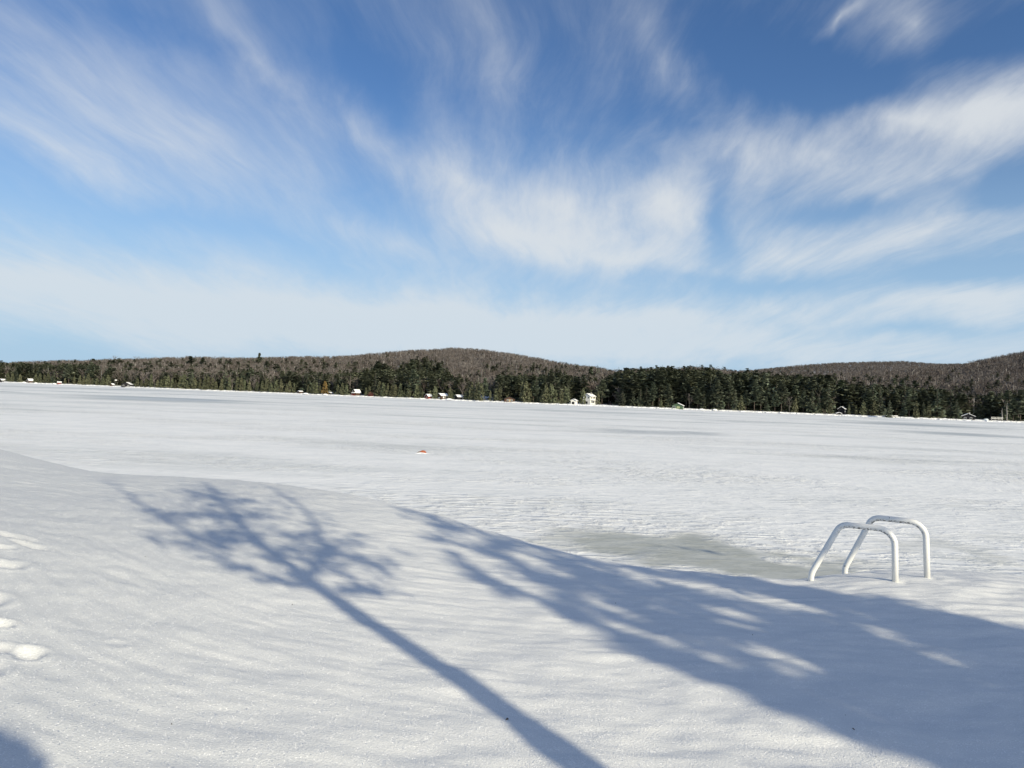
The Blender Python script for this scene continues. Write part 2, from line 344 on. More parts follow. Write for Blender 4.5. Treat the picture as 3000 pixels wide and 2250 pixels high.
pn = at(2632, 1703, 5.9); pf = at(2722, 1692, 6.15)
ctrl += [tuple(pn), tuple(pf), (3.3, 5.2, 1.07), (2.55, 5.7, 1.045)]
ctrl = np.array(ctrl)
def tps(P, lam=.02):
    d = np.linalg.norm(P[:, None, :2]-P[None, :, :2], axis=2); n = len(P)
    K = np.where(d > 0, d*d*np.log(d+1e-12), 0)+lam*np.eye(n)
    A = np.zeros((n+3, n+3)); A[:n, :n] = K; Q = np.c_[np.ones(n), P[:, :2]]; A[:n, n:] = Q; A[n:, :n] = Q.T
    return np.linalg.solve(A, np.r_[P[:, 2], 0, 0, 0])
W = tps(ctrl)
def zrbf(x, y):
    s = W[-3]+W[-2]*x+W[-1]*y
    for i, p in enumerate(ctrl):
        d2 = (x-p[0])**2+(y-p[1])**2; s = s+W[i]*.5*d2*np.log(d2+1e-12)
    return s
ys_all = np.linspace(-60, 60, 3000)
cx_, cy_ = cp[:, 0], cp[:, 1]
def ycrest(x): return np.interp(x, np.r_[-60, cx_, 60], np.r_[15, cy_, 6.5])
def H0(x, y):
    yc = ycrest(x); t = np.maximum(y-yc+.35, 0)
    z = zrbf(x, np.minimum(y, yc+.2))
    k = .22
    z = z - k*t*t*np.where(t > .35, 1, 1)
    return np.maximum(z, -.5)
def ray(u, v, fn=H0, far=16):
    d = direction(u, v); t = np.linspace(1.0, far, 500)/d[1]
    P = np.array([0, 0, E])[None]+t[:, None]*d[None]
    below = P[:, 2] < fn(P[:, 0], P[:, 1])
    i = int(np.argmax(below)); 
    if not below.any(): return None
    return P[i]
prints = [((85, 1915), .06, .065, .050, 60), ((0, 1903), .09, .05, .030, 0), ((0, 1835), .06, .045, .045, 0), ((10, 1655), .12, .09, .05, -10), ((45, 1575), .26, .04, .035, -24), ((80, 1600), .2, .03, .03, -24), ((0, 1602), .10, .05, .035, -10),
          ((335, 1690), .20, .06, .014, -30), ((345, 1892), .06, .04, .012, 0), ((85, 1418), .2, .05, .014, -20), ((-60, 1760), .12, .1, .06, 0), ((-90, 1960), .12, .1, .06, 0)]
PP = []
for (uv, a, b, dp, ang) in prints:
    p = ray(*uv); PP.append((p, a, b, dp, R(ang)))
def detail(x, y):
    wx = x+.35*perlin(x*.5, y*.5, 5); wy = y+.18*perlin(x*.6, y*.6, 9)
    left = sst(-.5, -4.5, x)
    cs, sn = np.cos(.45*left), np.sin(.45*left)
    rx = wx*cs-wy*sn; ry = wx*sn+wy*cs
    z = .0085*fbm(rx*1.5, ry*5.6, 4, 3, .55)
    patch = sst(-.3, .4, perlin(x*.45, y*.45, 31))
    z = z+.0070*fbm(rx*2.0, ry*10, 2, 21)*(.35+.65*patch)
    z = z+(.012+.026*sst(-1.5, 2.0, x)*sst(6.5, 3.0, y))*perlin(x*1.9, y*2.7, 14)+.010*perlin(x*.8, y*1.0, 44)
    z = z+(.005+.009*sst(-1, 2, x))*fbm(x*3.2, y*4.6, 2, 77)
    for p, a, b, dp, an in PP:
        ex = ((x-p[0])*math.cos(an)+(y-p[1])*math.sin(an))/a; ey = (-(x-p[0])*math.sin(an)+(y-p[1])*math.cos(an))/b
        rr = np.sqrt(ex*ex+ey*ey)
        z = z-.6*dp*sst(1.25, .35, rr)+dp*.10*np.exp(-((rr-1.45)/.22)**2)
    for q in (pn, pf): z = z-.018*np.exp(-((x-q[0]-.03)**2+(y-q[1]+.02)**2)/.05**2)
    return z
def H(x, y): return H0(x, y)+detail(x, y)
def grid_axis(segs):
    a = [segs[0][0]]
    for s0, s1, st in segs: a += list(np.arange(s0, s1, st))[1:]+[s1]
    return np.array(a)
gx = grid_axis([(-70, -16, 3), (-16, -10, .3), (-10, -7, .08), (-7, 6.5, .02), (6.5, 9, .1), (9, 20, .5), (20, 70, 3)])
gy = grid_axis([(-60, -10, 3), (-10, 1.2, .25), (1.2, 6.2, .0155), (6.2, 9, .022), (9, 16, .04), (16, 19, .5)])
GX, GY = np.meshgrid(gx, gy); GZ = H(GX, GY)
nx, ny = len(gx), len(gy)
V = np.c_[GX.ravel(), GY.ravel(), GZ.ravel()]
ii, jj = np.meshgrid(np.arange(nx-1), np.arange(ny-1)); b0 = (jj*nx+ii).ravel()
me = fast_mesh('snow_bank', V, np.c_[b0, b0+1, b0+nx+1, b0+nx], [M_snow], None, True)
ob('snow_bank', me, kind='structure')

# ------------------------------------------------------------------ lake
lx = grid_axis([(-4500, -500, 500), (-500, 500, 100), (500, 4500, 500)]); ly = grid_axis([(-200, 600, 100), (600, 4500, 650)])
LX, LY = np.meshgrid(lx, ly); ii, jj = np.meshgrid(np.arange(len(lx)-1), np.arange(len(ly)-1)); b0 = (jj*len(lx)+ii).ravel()
ob('frozen_lake', fast_mesh('frozen_lake', np.c_[LX.ravel(), LY.ravel(), 0*LX.ravel()], np.c_[b0, b0+1, b0+len(lx)+1, b0+len(lx)], [M_ice]), kind='structure')

# ------------------------------------------------------------------ far shore terrain
def tab(pairs):
    p = np.array(pairs, float); return lambda u: np.interp(u, p[:, 0], p[:, 1])
DS = tab([(-2500, 800), (-600, 680), (0, 600), (500, 520), (1000, 470), (1500, 430), (2000, 410), (2500, 400), (3000, 385), (4000, 360), (5500, 340)])
SA = tab([(-2500, 1050), (-600, 1040), (0, 1068), (170, 1063), (320, 1056), (560, 1052), (700, 1053), (1000, 1048), (1100, 1038), (1200, 1030), (1330, 1023), (1400, 1028), (1500, 1040), (1600, 1059), (1700, 1075), (1800, 1092), (1900, 1088), (2050, 1084), (2150, 1092),
          (2230, 1099), (2400, 1104), (2600, 1089), (2700, 1080), (2830, 1069), (2890, 1055), (2950, 1045), (3000, 1036), (3200, 1005), (3600, 1000), (5500, 1090)])
YA = tab([(-2500, 1100), (0, 950), (700, 950), (1000, 1150), (1330, 1350), (1600, 1200), (1800, 700), (2150, 680), (2300, 900), (2600, 1150), (3000, 1150), (5500, 1000)])
SB = tab([(-2500, 1200), (1900, 1190), (2000, 1120), (2150, 1094), (2250, 1084), (2330, 1077), (2400, 1071), (2550, 1066), (2650, 1065), (2720, 1071), (2780, 1073), (2850, 1072), (2950, 1075), (3200, 1120), (3500, 1200), (5500, 1230)])
TREE = 11.0
us = np.linspace(-2500, 5500, 620); nt = 150
tt = np.r_[np.linspace(-.02, .03, 12), np.linspace(.04, 3.0, nt-12)]
def hill_z(u, y):
    d = DS(u); ya = YA(u); t = np.clip((y-d)/(ya-d), 0, 3)
    f = np.where(t < 1, sst(0, 1, t)*.55+.45*np.minimum(t, 1), 1-.25*(t-1))
    zA = (vh(u)-SA(u))/F*ya+E-TREE
    zB = (vh(u)-SB(u))/F*2300+E-TREE
    fb = sst(900, 2300, y)*np.where(y > 2300, 1-(y-2300)/2500, 1)
    # the fold of land nearest the lake stays low
    lowf = sst(18, 90, y-d)*.75+.25*sst(60, 200, y-d)
    z = np.maximum(zA*f*lowf, zB*fb)
    x = y*ratio(u)
    z = z+sst(20, 120, y-d)*(2.2*fbm(x/90, y/90, 3, 5))
    e = y-d
    shore = np.where(e > 0, .25+.32*sst(0, 2.5, e)+.5*fbm(x/3.2, y/3.0, 3, 8)*sst(7, 1, e)+.018*np.clip(e, 0, 40), -1+e*.02)
    return np.where(e > 0, z*sst(0, 60, e)+np.maximum(shore, .12), -1.0)
UU = us[None, :]+0*tt[:, None]; D_ = DS(UU); YY = D_+tt[:, None]*np.maximum(1500, YA(UU)-D_)
# finer rows on the shore itself
e_rows = np.r_[-1.0, 0.02, .3, .7, 1.2, 1.8, 2.5, 3.5, 5, 7, 10, 14, 19, 25, 32, 40, 50, 62, 76, 92, 110, np.linspace(130, 1300, 66), np.linspace(1350, 3600, 24)]
usf = np.r_[np.linspace(-2500, -120, 120), np.linspace(-100, 3100, 2200), np.linspace(3120, 5500, 120)]
UU = usf[None, :]+0*e_rows[:, None]; jit = 1.6*perlin(usf/14, usf*0+.5, 3)+1.0*perlin(usf/5, usf*0+.5, 4)
YY = DS(UU)+e_rows[:, None]+(jit[None, :]*(e_rows[:, None] < 20))
ZZ = hill_z(UU, np.maximum(YY, DS(UU)+np.where(e_rows[:, None] > 0, .02, -9))-jit[None, :]*(e_rows[:, None] < 20)*0)
ZZ[0] = -.6; ZZ[1] = -.05
XX = YY*ratio(UU)
ii, jj = np.meshgrid(np.arange(len(usf)-1), np.arange(len(e_rows)-1)); b0 = (jj*len(usf)+ii).ravel()
ob('hills', fast_mesh('hills', np.c_[XX.ravel(), YY.ravel(), ZZ.ravel()], np.c_[b0, b0+1, b0+len(usf)+1, b0+len(usf)], [M_hill], None, True), kind='structure')

# ------------------------------------------------------------------ tree prototypes (unit height)
def quads(C, A, B_):                    # centres, half axes -> verts, faces
    n = len(C); V = np.stack([C-A-B_, C+A-B_, C+A+B_, C-A+B_], 1).reshape(-1, 3)
    return V, np.arange(n*4).reshape(n, 4)
def rdir(n, r):
    d = r.normal(size=(n, 3)); return d/np.linalg.norm(d, axis=1)[:, None]
def leafcloud(C, size, r, flat=0.0, out=None):
    n = len(C); a = rdir(n, r); b = rdir(n, r)
    if flat: a[:, 2] *= 1-flat; b[:, 2] *= 1-flat
    b = b-a*(a*b).sum(1)[:, None]
    a /= np.linalg.norm(a, axis=1)[:, None]+1e-9; b /= np.linalg.norm(b, axis=1)[:, None]+1e-9
    s = size*(.6+.8*r.random((n, 1)))
    return quads(C, a*s, b*s*.6)
def p_cedar(seed, n=300, Rr=.19):
    r = np.random.default_rng(seed); t = r.random(n)**1.15
    lean = r.normal()*.02; R0 = Rr*(.85+.3*r.random())
    rad = R0*np.minimum(1, (1-t)**.62*1.05)*(np.minimum(1, .55+t*6)); ph = r.random(n)*6.283
    rad = rad*(1+.22*np.sin(ph*3+t*9+seed)+.12*np.sin(ph*7-t*23))*(.72+.33*r.random(n))
    C = np.c_[rad*np.cos(ph)+lean*t, rad*np.sin(ph), .03+t*.95]
    return leafcloud(C, .036, r)
def p_spruce(seed, whorls=16, Rr=.21, n_b=8):
    r = np.random.default_rng(seed); Cs = []; As = []; Bs = []
    for i in range(whorls):
        t = (i+.5)/whorls; z = .06+.92*t; L = Rr*(1-t)**.85*1.1+.012
        for k in range(n_b):
            ph = r.random()*6.283; l = L*(.55+.65*r.random()); d = np.array([math.cos(ph), math.sin(ph), -.28+.25*t]); sd = np.array([-math.sin(ph), math.cos(ph), 0])
            for q in (.35, .62, .88):
                Cs.append(np.array([0, 0, z+r.normal()*.008])+d*l*q); As.append(d*l*.20); Bs.append((sd+np.array([0, 0, r.normal()*.5]))*l*(.30-.18*q)+np.array([0, 0, .004]))
    return quads(np.array(Cs), np.array(As), np.array(Bs))
def p_pine(seed, whorls=13, Rr=.20):
    r = np.random.default_rng(seed); Cs = []; As = []; Bs = []
    bare = .10+.20*r.random()
    for i in range(whorls):
        t = (i+.5)/whorls; z = bare+(1-bare)*t
        prof = (.50+.55*math.sin(t*2.6+.5))*(1-t**2.2)*1.0
        for k in range(r.integers(4, 7)):
            ph = r.random()*6.283; l = Rr*prof*(.45+.8*r.random())+.015; d = np.array([math.cos(ph), math.sin(ph), .12+.1*r.random()+.5*max(0, t-.75)])
            sd = np.array([-math.sin(ph), math.cos(ph), 0])
            for q in np.linspace(.15, 1.0, 6):
                c = np.array([0, 0, z])+d*l*q+r.normal(size=3)*.008
                for m_ in range(2):
                    a = d*.026*(.6+.8*r.random())+r.normal(size=3)*.006; b = sd*.022*(1+r.random()*.8)+np.array([0, 0, r.normal()*.010])
                    Cs.append(c+r.normal(size=3)*np.array([.014, .014, .006])); As.append(a); Bs.append(b)
    return quads(np.array(Cs), np.array(As), np.array(Bs))
def p_bare(seed, n=70, w_=.0045, Rr=.28):
    r = np.random.default_rng(seed); V = []; 
    P0 = []; P1 = []; W_ = []
    nl = 9
    for i in range(nl):
        t = .22+.6*i/nl+r.normal()*.03; ph = r.random()*6.283; l = Rr*(1.05-.6*t)*(.7+.6*r.random())
        a = np.array([0, 0, t]); b = a+np.array([math.cos(ph)*l, math.sin(ph)*l, l*(1.0+.8*r.random())]); b[2] = min(b[2], .98)
        P0.append(a); P1.append(b); W_.append(w_*1.6)
        for k in range(n//nl):
            q = .25+.75*r.random(); c = a+(b-a)*q; d = rdir(1, r)[0]; d[2] = abs(d[2])*1.1+.2; d *= (.07+.10*r.random())
            e = c+d; e[2] = min(e[2], 1.0+.02*r.random()); P0.append(c); P1.append(e); W_.append(w_)
    P0.append(np.array([0, 0, .3])); P1.append(np.array([0, 0, 1.0])); W_.append(w_*1.5)
    P0 = np.array(P0); P1 = np.array(P1); W_ = np.array(W_)[:, None]; ax = P1-P0
    sd = np.cross(ax, rdir(len(P0), r)); sd /= np.linalg.norm(sd, axis=1)[:, None]+1e-9
    V = np.stack([P0-sd*W_, P0+sd*W_, P1+sd*W_*.5, P1-sd*W_*.5], 1).reshape(-1, 3)
    return V, np.arange(len(V)).reshape(-1, 4)
def trunk_mesh(name, h, r0, m, r1=None, seed=0):
    r = np.random.default_rng(seed); mb = MB()
    mb.tube([(0, 0, -.05), (r.normal()*.003, r.normal()*.003, h*.35), (r.normal()*.005, r.normal()*.005, h*.7), (0, 0, h)], [r0, r0*.8, r0*.5, r1 or r0*.15], 6)
    return mb.mesh(name, m, True)

PROTO = {
 'cedar_tree': [(fast_mesh('crown', *p_cedar(s), [M_cedar]), trunk_mesh('trunk', .5, .012, M_bark, seed=s)) for s in range(6)],
 'spruce_tree': [(fast_mesh('crown', *p_spruce(s+20, 15+s % 3, .19+.02*(s % 3)), [M_spruce]), trunk_mesh('trunk', .95, .011, M_bark, seed=s)) for s in range(6)],
 'pine_tree': [(fast_mesh('crown', *p_pine(s+40), [M_pine]), trunk_mesh('trunk', .98, .012, M_bark, seed=s)) for s in range(7)],
 'bare_tree': [(fast_mesh('crown', *p_bare(s+60), [M_twig]), trunk_mesh('trunk', .75, .008, M_pbark, seed=s)) for s in range(6)],
}
LAND = [(-50, 'left frame edge'), (90, 'patchy-roofed cottage'), (175, 'red-based hut'), (374, 'long black boathouse'), (880, 'low white-roofed shed'), (1046, 'red porch cabin'), (1298, 'bright-roofed brown cabin'),
        (1494, 'white-posted brown cabin'), (1684, 'small white boathouse'), (1788, 'tent-shaped hut'), (1988, 'green boathouse'), (2465, 'shaded two-level cottage'), (2838, 'dark blue-windowed cabin'), (3050, 'right frame edge')]
def where(u):
    for (a, A), (b, B_) in zip(LAND, LAND[1:]):
        if a <= u < b:
            if 'frame' in A: return 'left of '+B_
            if 'frame' in B_: return 'right of '+A
            return 'between '+A+' and '+B_
    return 'past the frame edge'
_t = 'first second third fourth fifth sixth seventh eighth ninth tenth eleventh twelfth thirteenth fourteenth fifteenth sixteenth seventeenth eighteenth nineteenth twentieth'.split()
ORD = _t+['twenty-'+q for q in _t[:9]]+['thirtieth']+['thirty-'+q for q in _t[:9]]+['fortieth']+['forty-'+q for q in _t[:9]]
PENDING = []
DESC = {'cedar_tree': ('olive cedar', 'cedar', 'cedars along the far shore'), 'spruce_tree': ('dark pointed spruce', 'spruce', 'spruces on the far shore'),
        'pine_tree': ('ragged pine', 'pine', 'pines on the far shore'), 'bare_tree': ('leafless tree', 'bare tree', 'bare trees on the far shore')}
def ground(u, y): return float(hill_z(np.array([float(u)]), np.array([float(y)]))[0])
n_ind = 0
def tree(kind, u, y, h, label=None, wide=1.0, crown=None, proto=None, zoff=0):
    global n_ind; n_ind += 1
    d = DESC[kind]; z = ground(u, y)+zoff
    if not label: h = min(h, max(5, (vh(u)-TB(u)+8+6*random.random())/F*y+E-z))
    pr = PROTO[kind][proto if proto is not None else random.randrange(len(PROTO[kind]))]
    row = 'front-row' if y-DS(u) < 9 else 'back-row'
    t = thing(kind, label or 'tree', d[1], (y*ratio(u), y, z-.1), random.random()*6.28, None if label else d[2])
    t.scale = (h*wide, h*wide, h)
    if not label: PENDING.append((t, d[0], row, u))
    c = ob('crown', pr[0], t)
    if crown:
        m2 = pr[0].copy(); m2.materials.clear(); m2.materials.append(crown); c.data = m2
    ob('trunk', pr[1], t)
    return t
# clearings where houses stand: no random trees there (u0, u1, depth behind shore)
CLEAR = [(0, 18, 9), (76, 102, 9), (164, 186, 8), (322, 346, 6), (354, 394, 9), (872, 892, 7), (955, 980, 10), (1026, 1062, 12), (1246, 1270, 9), (1283, 1318, 12), (1336, 1352, 9), (1472, 1518, 10),
         (1668, 1764, 26), (1764, 1815, 30), (1964, 2014, 9), (2448, 2480, 16), (2588, 2634, 6), (2808, 2870, 10), (2882, 2942, 7), (1815, 1850, 8)]
def clear(u, e):
    return any(a-3 <= u <= b+3 and e < dd+4 for a, b, dd in CLEAR)
# top of the evergreen belt in the photo (row v) by column u
TB = tab([(-2500, 1070), (0, 1066), (250, 1068), (300, 1082), (450, 1092), (600, 1090), (700, 1086), (800, 1098), (1000, 1092), (1070, 1082), (1100, 1064), (1135, 1068), (1160, 1085), (1190, 1058), (1250, 1050), (1300, 1070), (1330, 1108), (1420, 1120), (1480, 1098),
          (1560, 1100), (1640, 1094), (1690, 1100), (1710, 1135), (1760, 1140), (1775, 1105), (1830, 1086), (1950, 1082), (2080, 1088), (2200, 1094), (2340, 1104), (2420, 1102), (2460, 1128), (2560, 1132), (2640, 1140), (2740, 1140), (2840, 1158), (2920, 1158), (2960, 1150), (3050, 1150), (5500, 1150)])
CED = tab([(-500, .8), (0, .75), (300, .92), (1000, .92), (1700, .75), (1800, .25), (2300, .2), (2600, .12), (3200, .12)])   # share of cedars in the front row
CH = tab([(0, 8.5), (300, 8), (600, 10), (1000, 9.5), (1300, 9), (1600, 12), (1900, 9), (3000, 8)])
# ---- individual trees: front rows along the shore
cedars = 0; u = -40.0
while u < 3040:
    e = 2.0+3.5*random.random()
    if not clear(u, e):
        d = DS(u)+e; rr = random.random()
        if rr < CED(u): tree('cedar_tree', u, d, CH(u)*(.6+.55*random.random()), wide=.8+.5*random.random())
        elif rr < CED(u)+(1-CED(u))*.45: tree('spruce_tree', u, d+2, 9+8*random.random(), wide=.9+.3*random.random())
        elif rr < .96: tree('pine_tree', u, d+3, 11+8*random.random(), wide=1+.3*random.random())
        else: tree('bare_tree', u, d+2, 7+4*random.random())
    u += 9+8*random.random() if u < 1800 else 14+12*random.random()
u = -30.0
while u < 3030:       # second row: tall evergreens and some bare trees
    e = 11+12*random.random()
    if not clear(u, e-6) and not (1700 < u < 1765):
        rr = random.random(); d = DS(u)+e; hh = (12+7*random.random()) if u < 1700 else (15+8*random.random())
        if rr < .36: tree('pine_tree', u, d, hh, wide=1+.4*random.random())
        elif rr < .66: tree('spruce_tree', u, d, hh*.95, wide=.95+.35*random.random())
        else: tree('bare_tree', u, d, 10+5*random.random())
    u += 16+16*random.random() if u < 1700 else 20+16*random.random()
# ---- trees the photo shows by themselves
def sky_tree(kind, u, vtop, y, h, label, wide=1.1):      # top touches row vtop
    z = (vh(u)-vtop)/F*y+E-h; g = ground(u, y)
    hh = max(4.5, z+h-g)
    t = tree(kind, u, y, hh, label, wide*min(1.3, h/hh)); return t
for a in [('pine_tree', 171, 1055, 800, 15, 'round dark pine poking above the ridge on the left'), ('pine_tree', 272, 1051, 820, 15, 'broad dark pine on ridge crest left of bushy bare trees', 1.6),
          ('bare_tree', 335, 1041, 900, 16, 'bushy bare tree standing tallest on the left ridge', 1.6), ('bare_tree', 398, 1043, 900, 15, 'bushy bare tree on the left ridge, right of a taller one', 1.6), ('bare_tree', 452, 1044, 900, 13, 'thin spiky bare tree on the left ridge', .8),
          ('pine_tree', 556, 1043, 760, 17, 'wide pine on ridge, first of the dark cluster', 1.4), ('spruce_tree', 570, 1040, 760, 18, 'tallest tree of the dark cluster on the left ridge', 1.5), ('pine_tree', 592, 1047, 760, 15, 'low pine on ridge closing the dark cluster', 1.4),
          ('spruce_tree', 645, 1043, 800, 15, 'dark pointed tree alone on ridge right of cluster', 1.5), ('spruce_tree', 714, 1045, 820, 14, 'dark triangular tree on ridge before the tall crooked pine', 1.6), ('pine_tree', 757, 1034, 780, 21, 'crooked pine rising highest over the low ridge', .9),
          ('spruce_tree', 787, 1043, 800, 16, 'dark spruce just right of the crooked ridge pine', 1.4), ('spruce_tree', 740, 1047, 800, 14, 'dark spruce just left of the crooked ridge pine', 1.4),
          ('spruce_tree', 1026, 1035, 1150, 12, 'tiny spruce spike on skyline left of the main hill'), ('spruce_tree', 1038, 1036, 1150, 12, 'second tiny spruce spike left of main hill'),
          ('spruce_tree', 916, 1060, 800, 12, 'lone dark spruce halfway up the low brown hill', 1.5), ('pine_tree', 945, 1064, 760, 14, 'dark pine pair member on brown slope, left one', 1.2), ('pine_tree', 958, 1062, 760, 14, 'dark pine pair member on brown slope, right one', 1.2),
          ('pine_tree', 1105, 1058, 600, 22, 'big dark pine mass right of the low ridge', 1.5), ('pine_tree', 1125, 1065, 600, 20, 'dark pine leaning on the big dark pine mass', 1.4),
          ('spruce_tree', 1249, 1044, 640, 26, 'sharp spruce topping the dark grove above cabins', 1.1), ('spruce_tree', 1226, 1050, 640, 24, 'spruce on the left of the dark grove above cabins', 1.2), ('pine_tree', 1282, 1062, 620, 20, 'spreading dark pine right end of the dark grove', 1.5),
          ('pine_tree', 1205, 1052, 640, 24, 'tall pine at the left end of the dark grove above cabins', 1.3),
          ('spruce_tree', 1406, 1090, 600, 14, 'small spruce alone in the brown woods above dark cabin', 1.2), ('pine_tree', 1460, 1098, 460, 17, 'tall layered pine left of dark brown lakeside cabin', 1.5),
          ('pine_tree', 1510, 1102, 455, 17, 'layered pine behind dark brown lakeside cabin', 1.5), ('spruce_tree', 1470, 1096, 480, 18, 'thin spruce behind layered pine near brown cabin', 1.0), ('pine_tree', 1610, 1091, 470, 18, 'tall pine in group left of white boathouse', 1.2),
          ('pine_tree', 1583, 1097, 470, 18, 'pine left in tall group left of white boathouse', 1.1), ('pine_tree', 1710, 1097, 455, 18, 'tall blue-green pine behind the white house', 1.2),
          ('spruce_tree', 1632, 1074, 800, 14, 'dark conifer on the hill flank above tall pines', 1.6), ('spruce_tree', 1663, 1074, 850, 13, 'second dark conifer on falling hill flank', 1.6),
          ('spruce_tree', 1749, 1066, 620, 20, 'bushy spruce on skyline above white house', 1.2), ('pine_tree', 1731, 1074, 620, 17, 'low pine on skyline above white house', 1.3), ('spruce_tree', 1813, 1079, 560, 20, 'slim dark spruce on skyline left of hooked pine', .8),
          ('pine_tree', 1834, 1078, 445, 24, 'big white pine with hooked top on the skyline', 1.2), ('pine_tree', 1858, 1100, 428, 20, 'wide lakeside pine with bare lower trunk on snowy lawn', 1.45), ('spruce_tree', 1924, 1072, 600, 22, 'spruce tip standing out of wooded skyline', 1.0),
          ('pine_tree', 1765, 1112, 440, 18, 'dark pine right of the white house', 1.1), ('pine_tree', 1785, 1112, 450, 19, 'dark pine behind the tent-shaped hut', 1.2), ('pine_tree', 1805, 1108, 455, 18, 'dark pine right behind tent-shaped hut', 1.3),
          ('pine_tree', 2012, 1106, 425, 18, 'tall pine above green boathouse', 1.2), ('pine_tree', 2050, 1110, 418, 18, 'frosty looking pine right of green boathouse', 1.3), ('pine_tree', 2102, 1112, 412, 17.5, 'bright olive pine with layered boughs at the shore', 1.1), ('pine_tree', 2140, 1110, 420, 18, 'tall pine right of the bright olive pine', 1.3),
          ('pine_tree', 1958, 1125, 418, 14, 'pale green spruce-shaped pine left of green boathouse', 1.2),
          ('pine_tree', 2340, 1097, 520, 22, 'dark bushy treetop left in the right-hand grove', 1.6), ('pine_tree', 2425, 1098, 500, 22, 'dark bushy treetop beside the far ridge', 1.6), ('pine_tree', 2465, 1113, 470, 20, 'dark rounded pine right of bushy treetops', 1.4), ('pine_tree', 2562, 1125, 455, 17, 'flat-topped dark pine in the right-hand woods', 1.5),
          ('pine_tree', 2420, 1145, 408, 14, 'pale layered pine near shaded cottage', 1.3), ('pine_tree', 2708, 1146, 405, 15, 'large frosty pine in front of the right-hand woods', 1.6), ('pine_tree', 2620, 1108, 620, 14, 'thin crowned pine rising from brown slope', 1.5), ('pine_tree', 2680, 1115, 620, 13, 'broad dark pine rising from brown slope', 1.6), ('pine_tree', 2644, 1111, 640, 12, 'small round pine rising from brown slope', 1.3),
          ('spruce_tree', 2909, 1106, 700, 13, 'lone dark fir high on right brown hill', 1.7), ('pine_tree', 2755, 1140, 420, 17, 'dark pine crown behind dark cabin woods', 1.5), ('pine_tree', 2955, 1144, 410, 18, 'dark pine crown near right frame edge', 1.4),
          ('spruce_tree', 2608, 1170, 392, 10, 'small pointed spruce standing before low snowy dock', 1.2),
          ]:
    sky_tree(*a)
tree('spruce_tree', 1825, DS(1825)+3.5, 9.4, 'small neat spruce on the snowy lawn beside the wide pine', 1.25, M_pine)
tree('cedar_tree', 1748+5, DS(1750)+7, 8, 'slim cedar in front of the white house corner', .8)
tree('cedar_tree', 1709, DS(1709)+6, 10, 'brownish cedar between boathouse and white house', 1.0)
tree('cedar_tree', 953, DS(953)+3, 9.0, 'rusty orange cedar, brightest on the far shore', 1.25, M_rust_cedar)
tree('cedar_tree', 1320, DS(1320)+4, 7.5, 'twin-stemmed olive cedar before the upper cabin', 1.1)
# dead snags at the right
for u_, h_, lb in ((2938, 7.0, 'short grey dead snag beside the white-railed deck'), (2952, 10.0, 'tall silver dead snag at right end of shore')):
    y = DS(u_)+2; t = thing('dead_tree', lb, 'dead tree', (y*ratio(u_), y, ground(u_, y)-.1))
    m_ = MB().tube([(0, 0, 0), (.1, 0, h_*.4), (-.15, 0, h_*.75), (0.05, 0, h_)], [.28, .2, .12, .04], 6); m_.build('trunk', M_pbark, t)
    for k in range(4): MB().tube([(0, 0, h_*(.5+.1*k)), (.7*(-1)**k, .2, h_*(.53+.1*k))], [.06, .02], 5).build('branch', M_pbark, t)
y = DS(1088)+2.2
t = ob('red_twig_shrub', fast_mesh('red_twig_shrub', *(lambda r: leafcloud(np.c_[r.normal(size=500)*.85, r.normal(size=500)*.6, np.abs(r.normal(size=500))*.95+.1], .16, r))(np.random.default_rng(4)), [M_redshrub]), None, (y*ratio(1088), y, ground(1088, y)), label='dark red leafless shrub right of the red porch cabin', category='shrub')

byk = {}
for t, nm, row, u_ in PENDING: byk.setdefault((nm, row, where(u_)), []).append((u_, t))
for (nm, row, wh), L in byk.items():
    L.sort(key=lambda q: q[0])
    for i, (u_, t) in enumerate(L):
        t['label'] = f'{row} {nm} {wh}' if len(L) == 1 else f'{ORD[min(i, 48)]} from left of {row} {nm}s {wh}'
# ---- forest mass behind: stuff
def place(protos, items, pale=False):
    """items: list of (x,y,z,h,wide,rot,proto)"""
    Vs = []; Fs = []; Ms = []; off = 0; it = np.array(items)
    for k, (pv, pf) in enumerate(protos):
        sel = it[it[:, 6] == k]
        if not len(sel): continue
        c, s_ = np.cos(sel[:, 5])[:, None], np.sin(sel[:, 5])[:, None]; hw = (sel[:, 3]*sel[:, 4])[:, None]
        X = (pv[None, :, 0]*c-pv[None, :, 1]*s_)*hw+sel[:, 0:1]; Y = (pv[None, :, 0]*s_+pv[None, :, 1]*c)*hw+sel[:, 1:2]; Z = pv[None, :, 2]*sel[:, 3:4]+sel[:, 2:3]
        Vs.append(np.stack([X, Y, Z], 2).reshape(-1, 3)); n = len(pv)
        Fs.append((pf[None]+(np.arange(len(sel))*n)[:, None, None]).reshape(-1, 4)+off); off += n*len(sel)
        if pale:
            m_ = np.zeros((len(sel), len(pf)), np.int32); m_[:, -1] = (np.arange(len(sel)) % 3 == 0); Ms.append(m_.ravel())
    return (np.concatenate(Vs), np.concatenate(Fs))+((np.concatenate(Ms),) if pale else ())
ev, br = [], []
NT_ = 34000
uu = rng.uniform(-700, 3700, NT_); q = rng.random(NT_)
yb = DS(uu)+18+q**1.25*(YA(uu)*1.06-DS(uu)-10)
uu2 = rng.uniform(2050, 3150, 12000); uu = np.r_[uu, uu2]; yb = np.r_[yb, rng.uniform(1150, 2420, 12000)]
zz_ = hill_z(uu, yb)
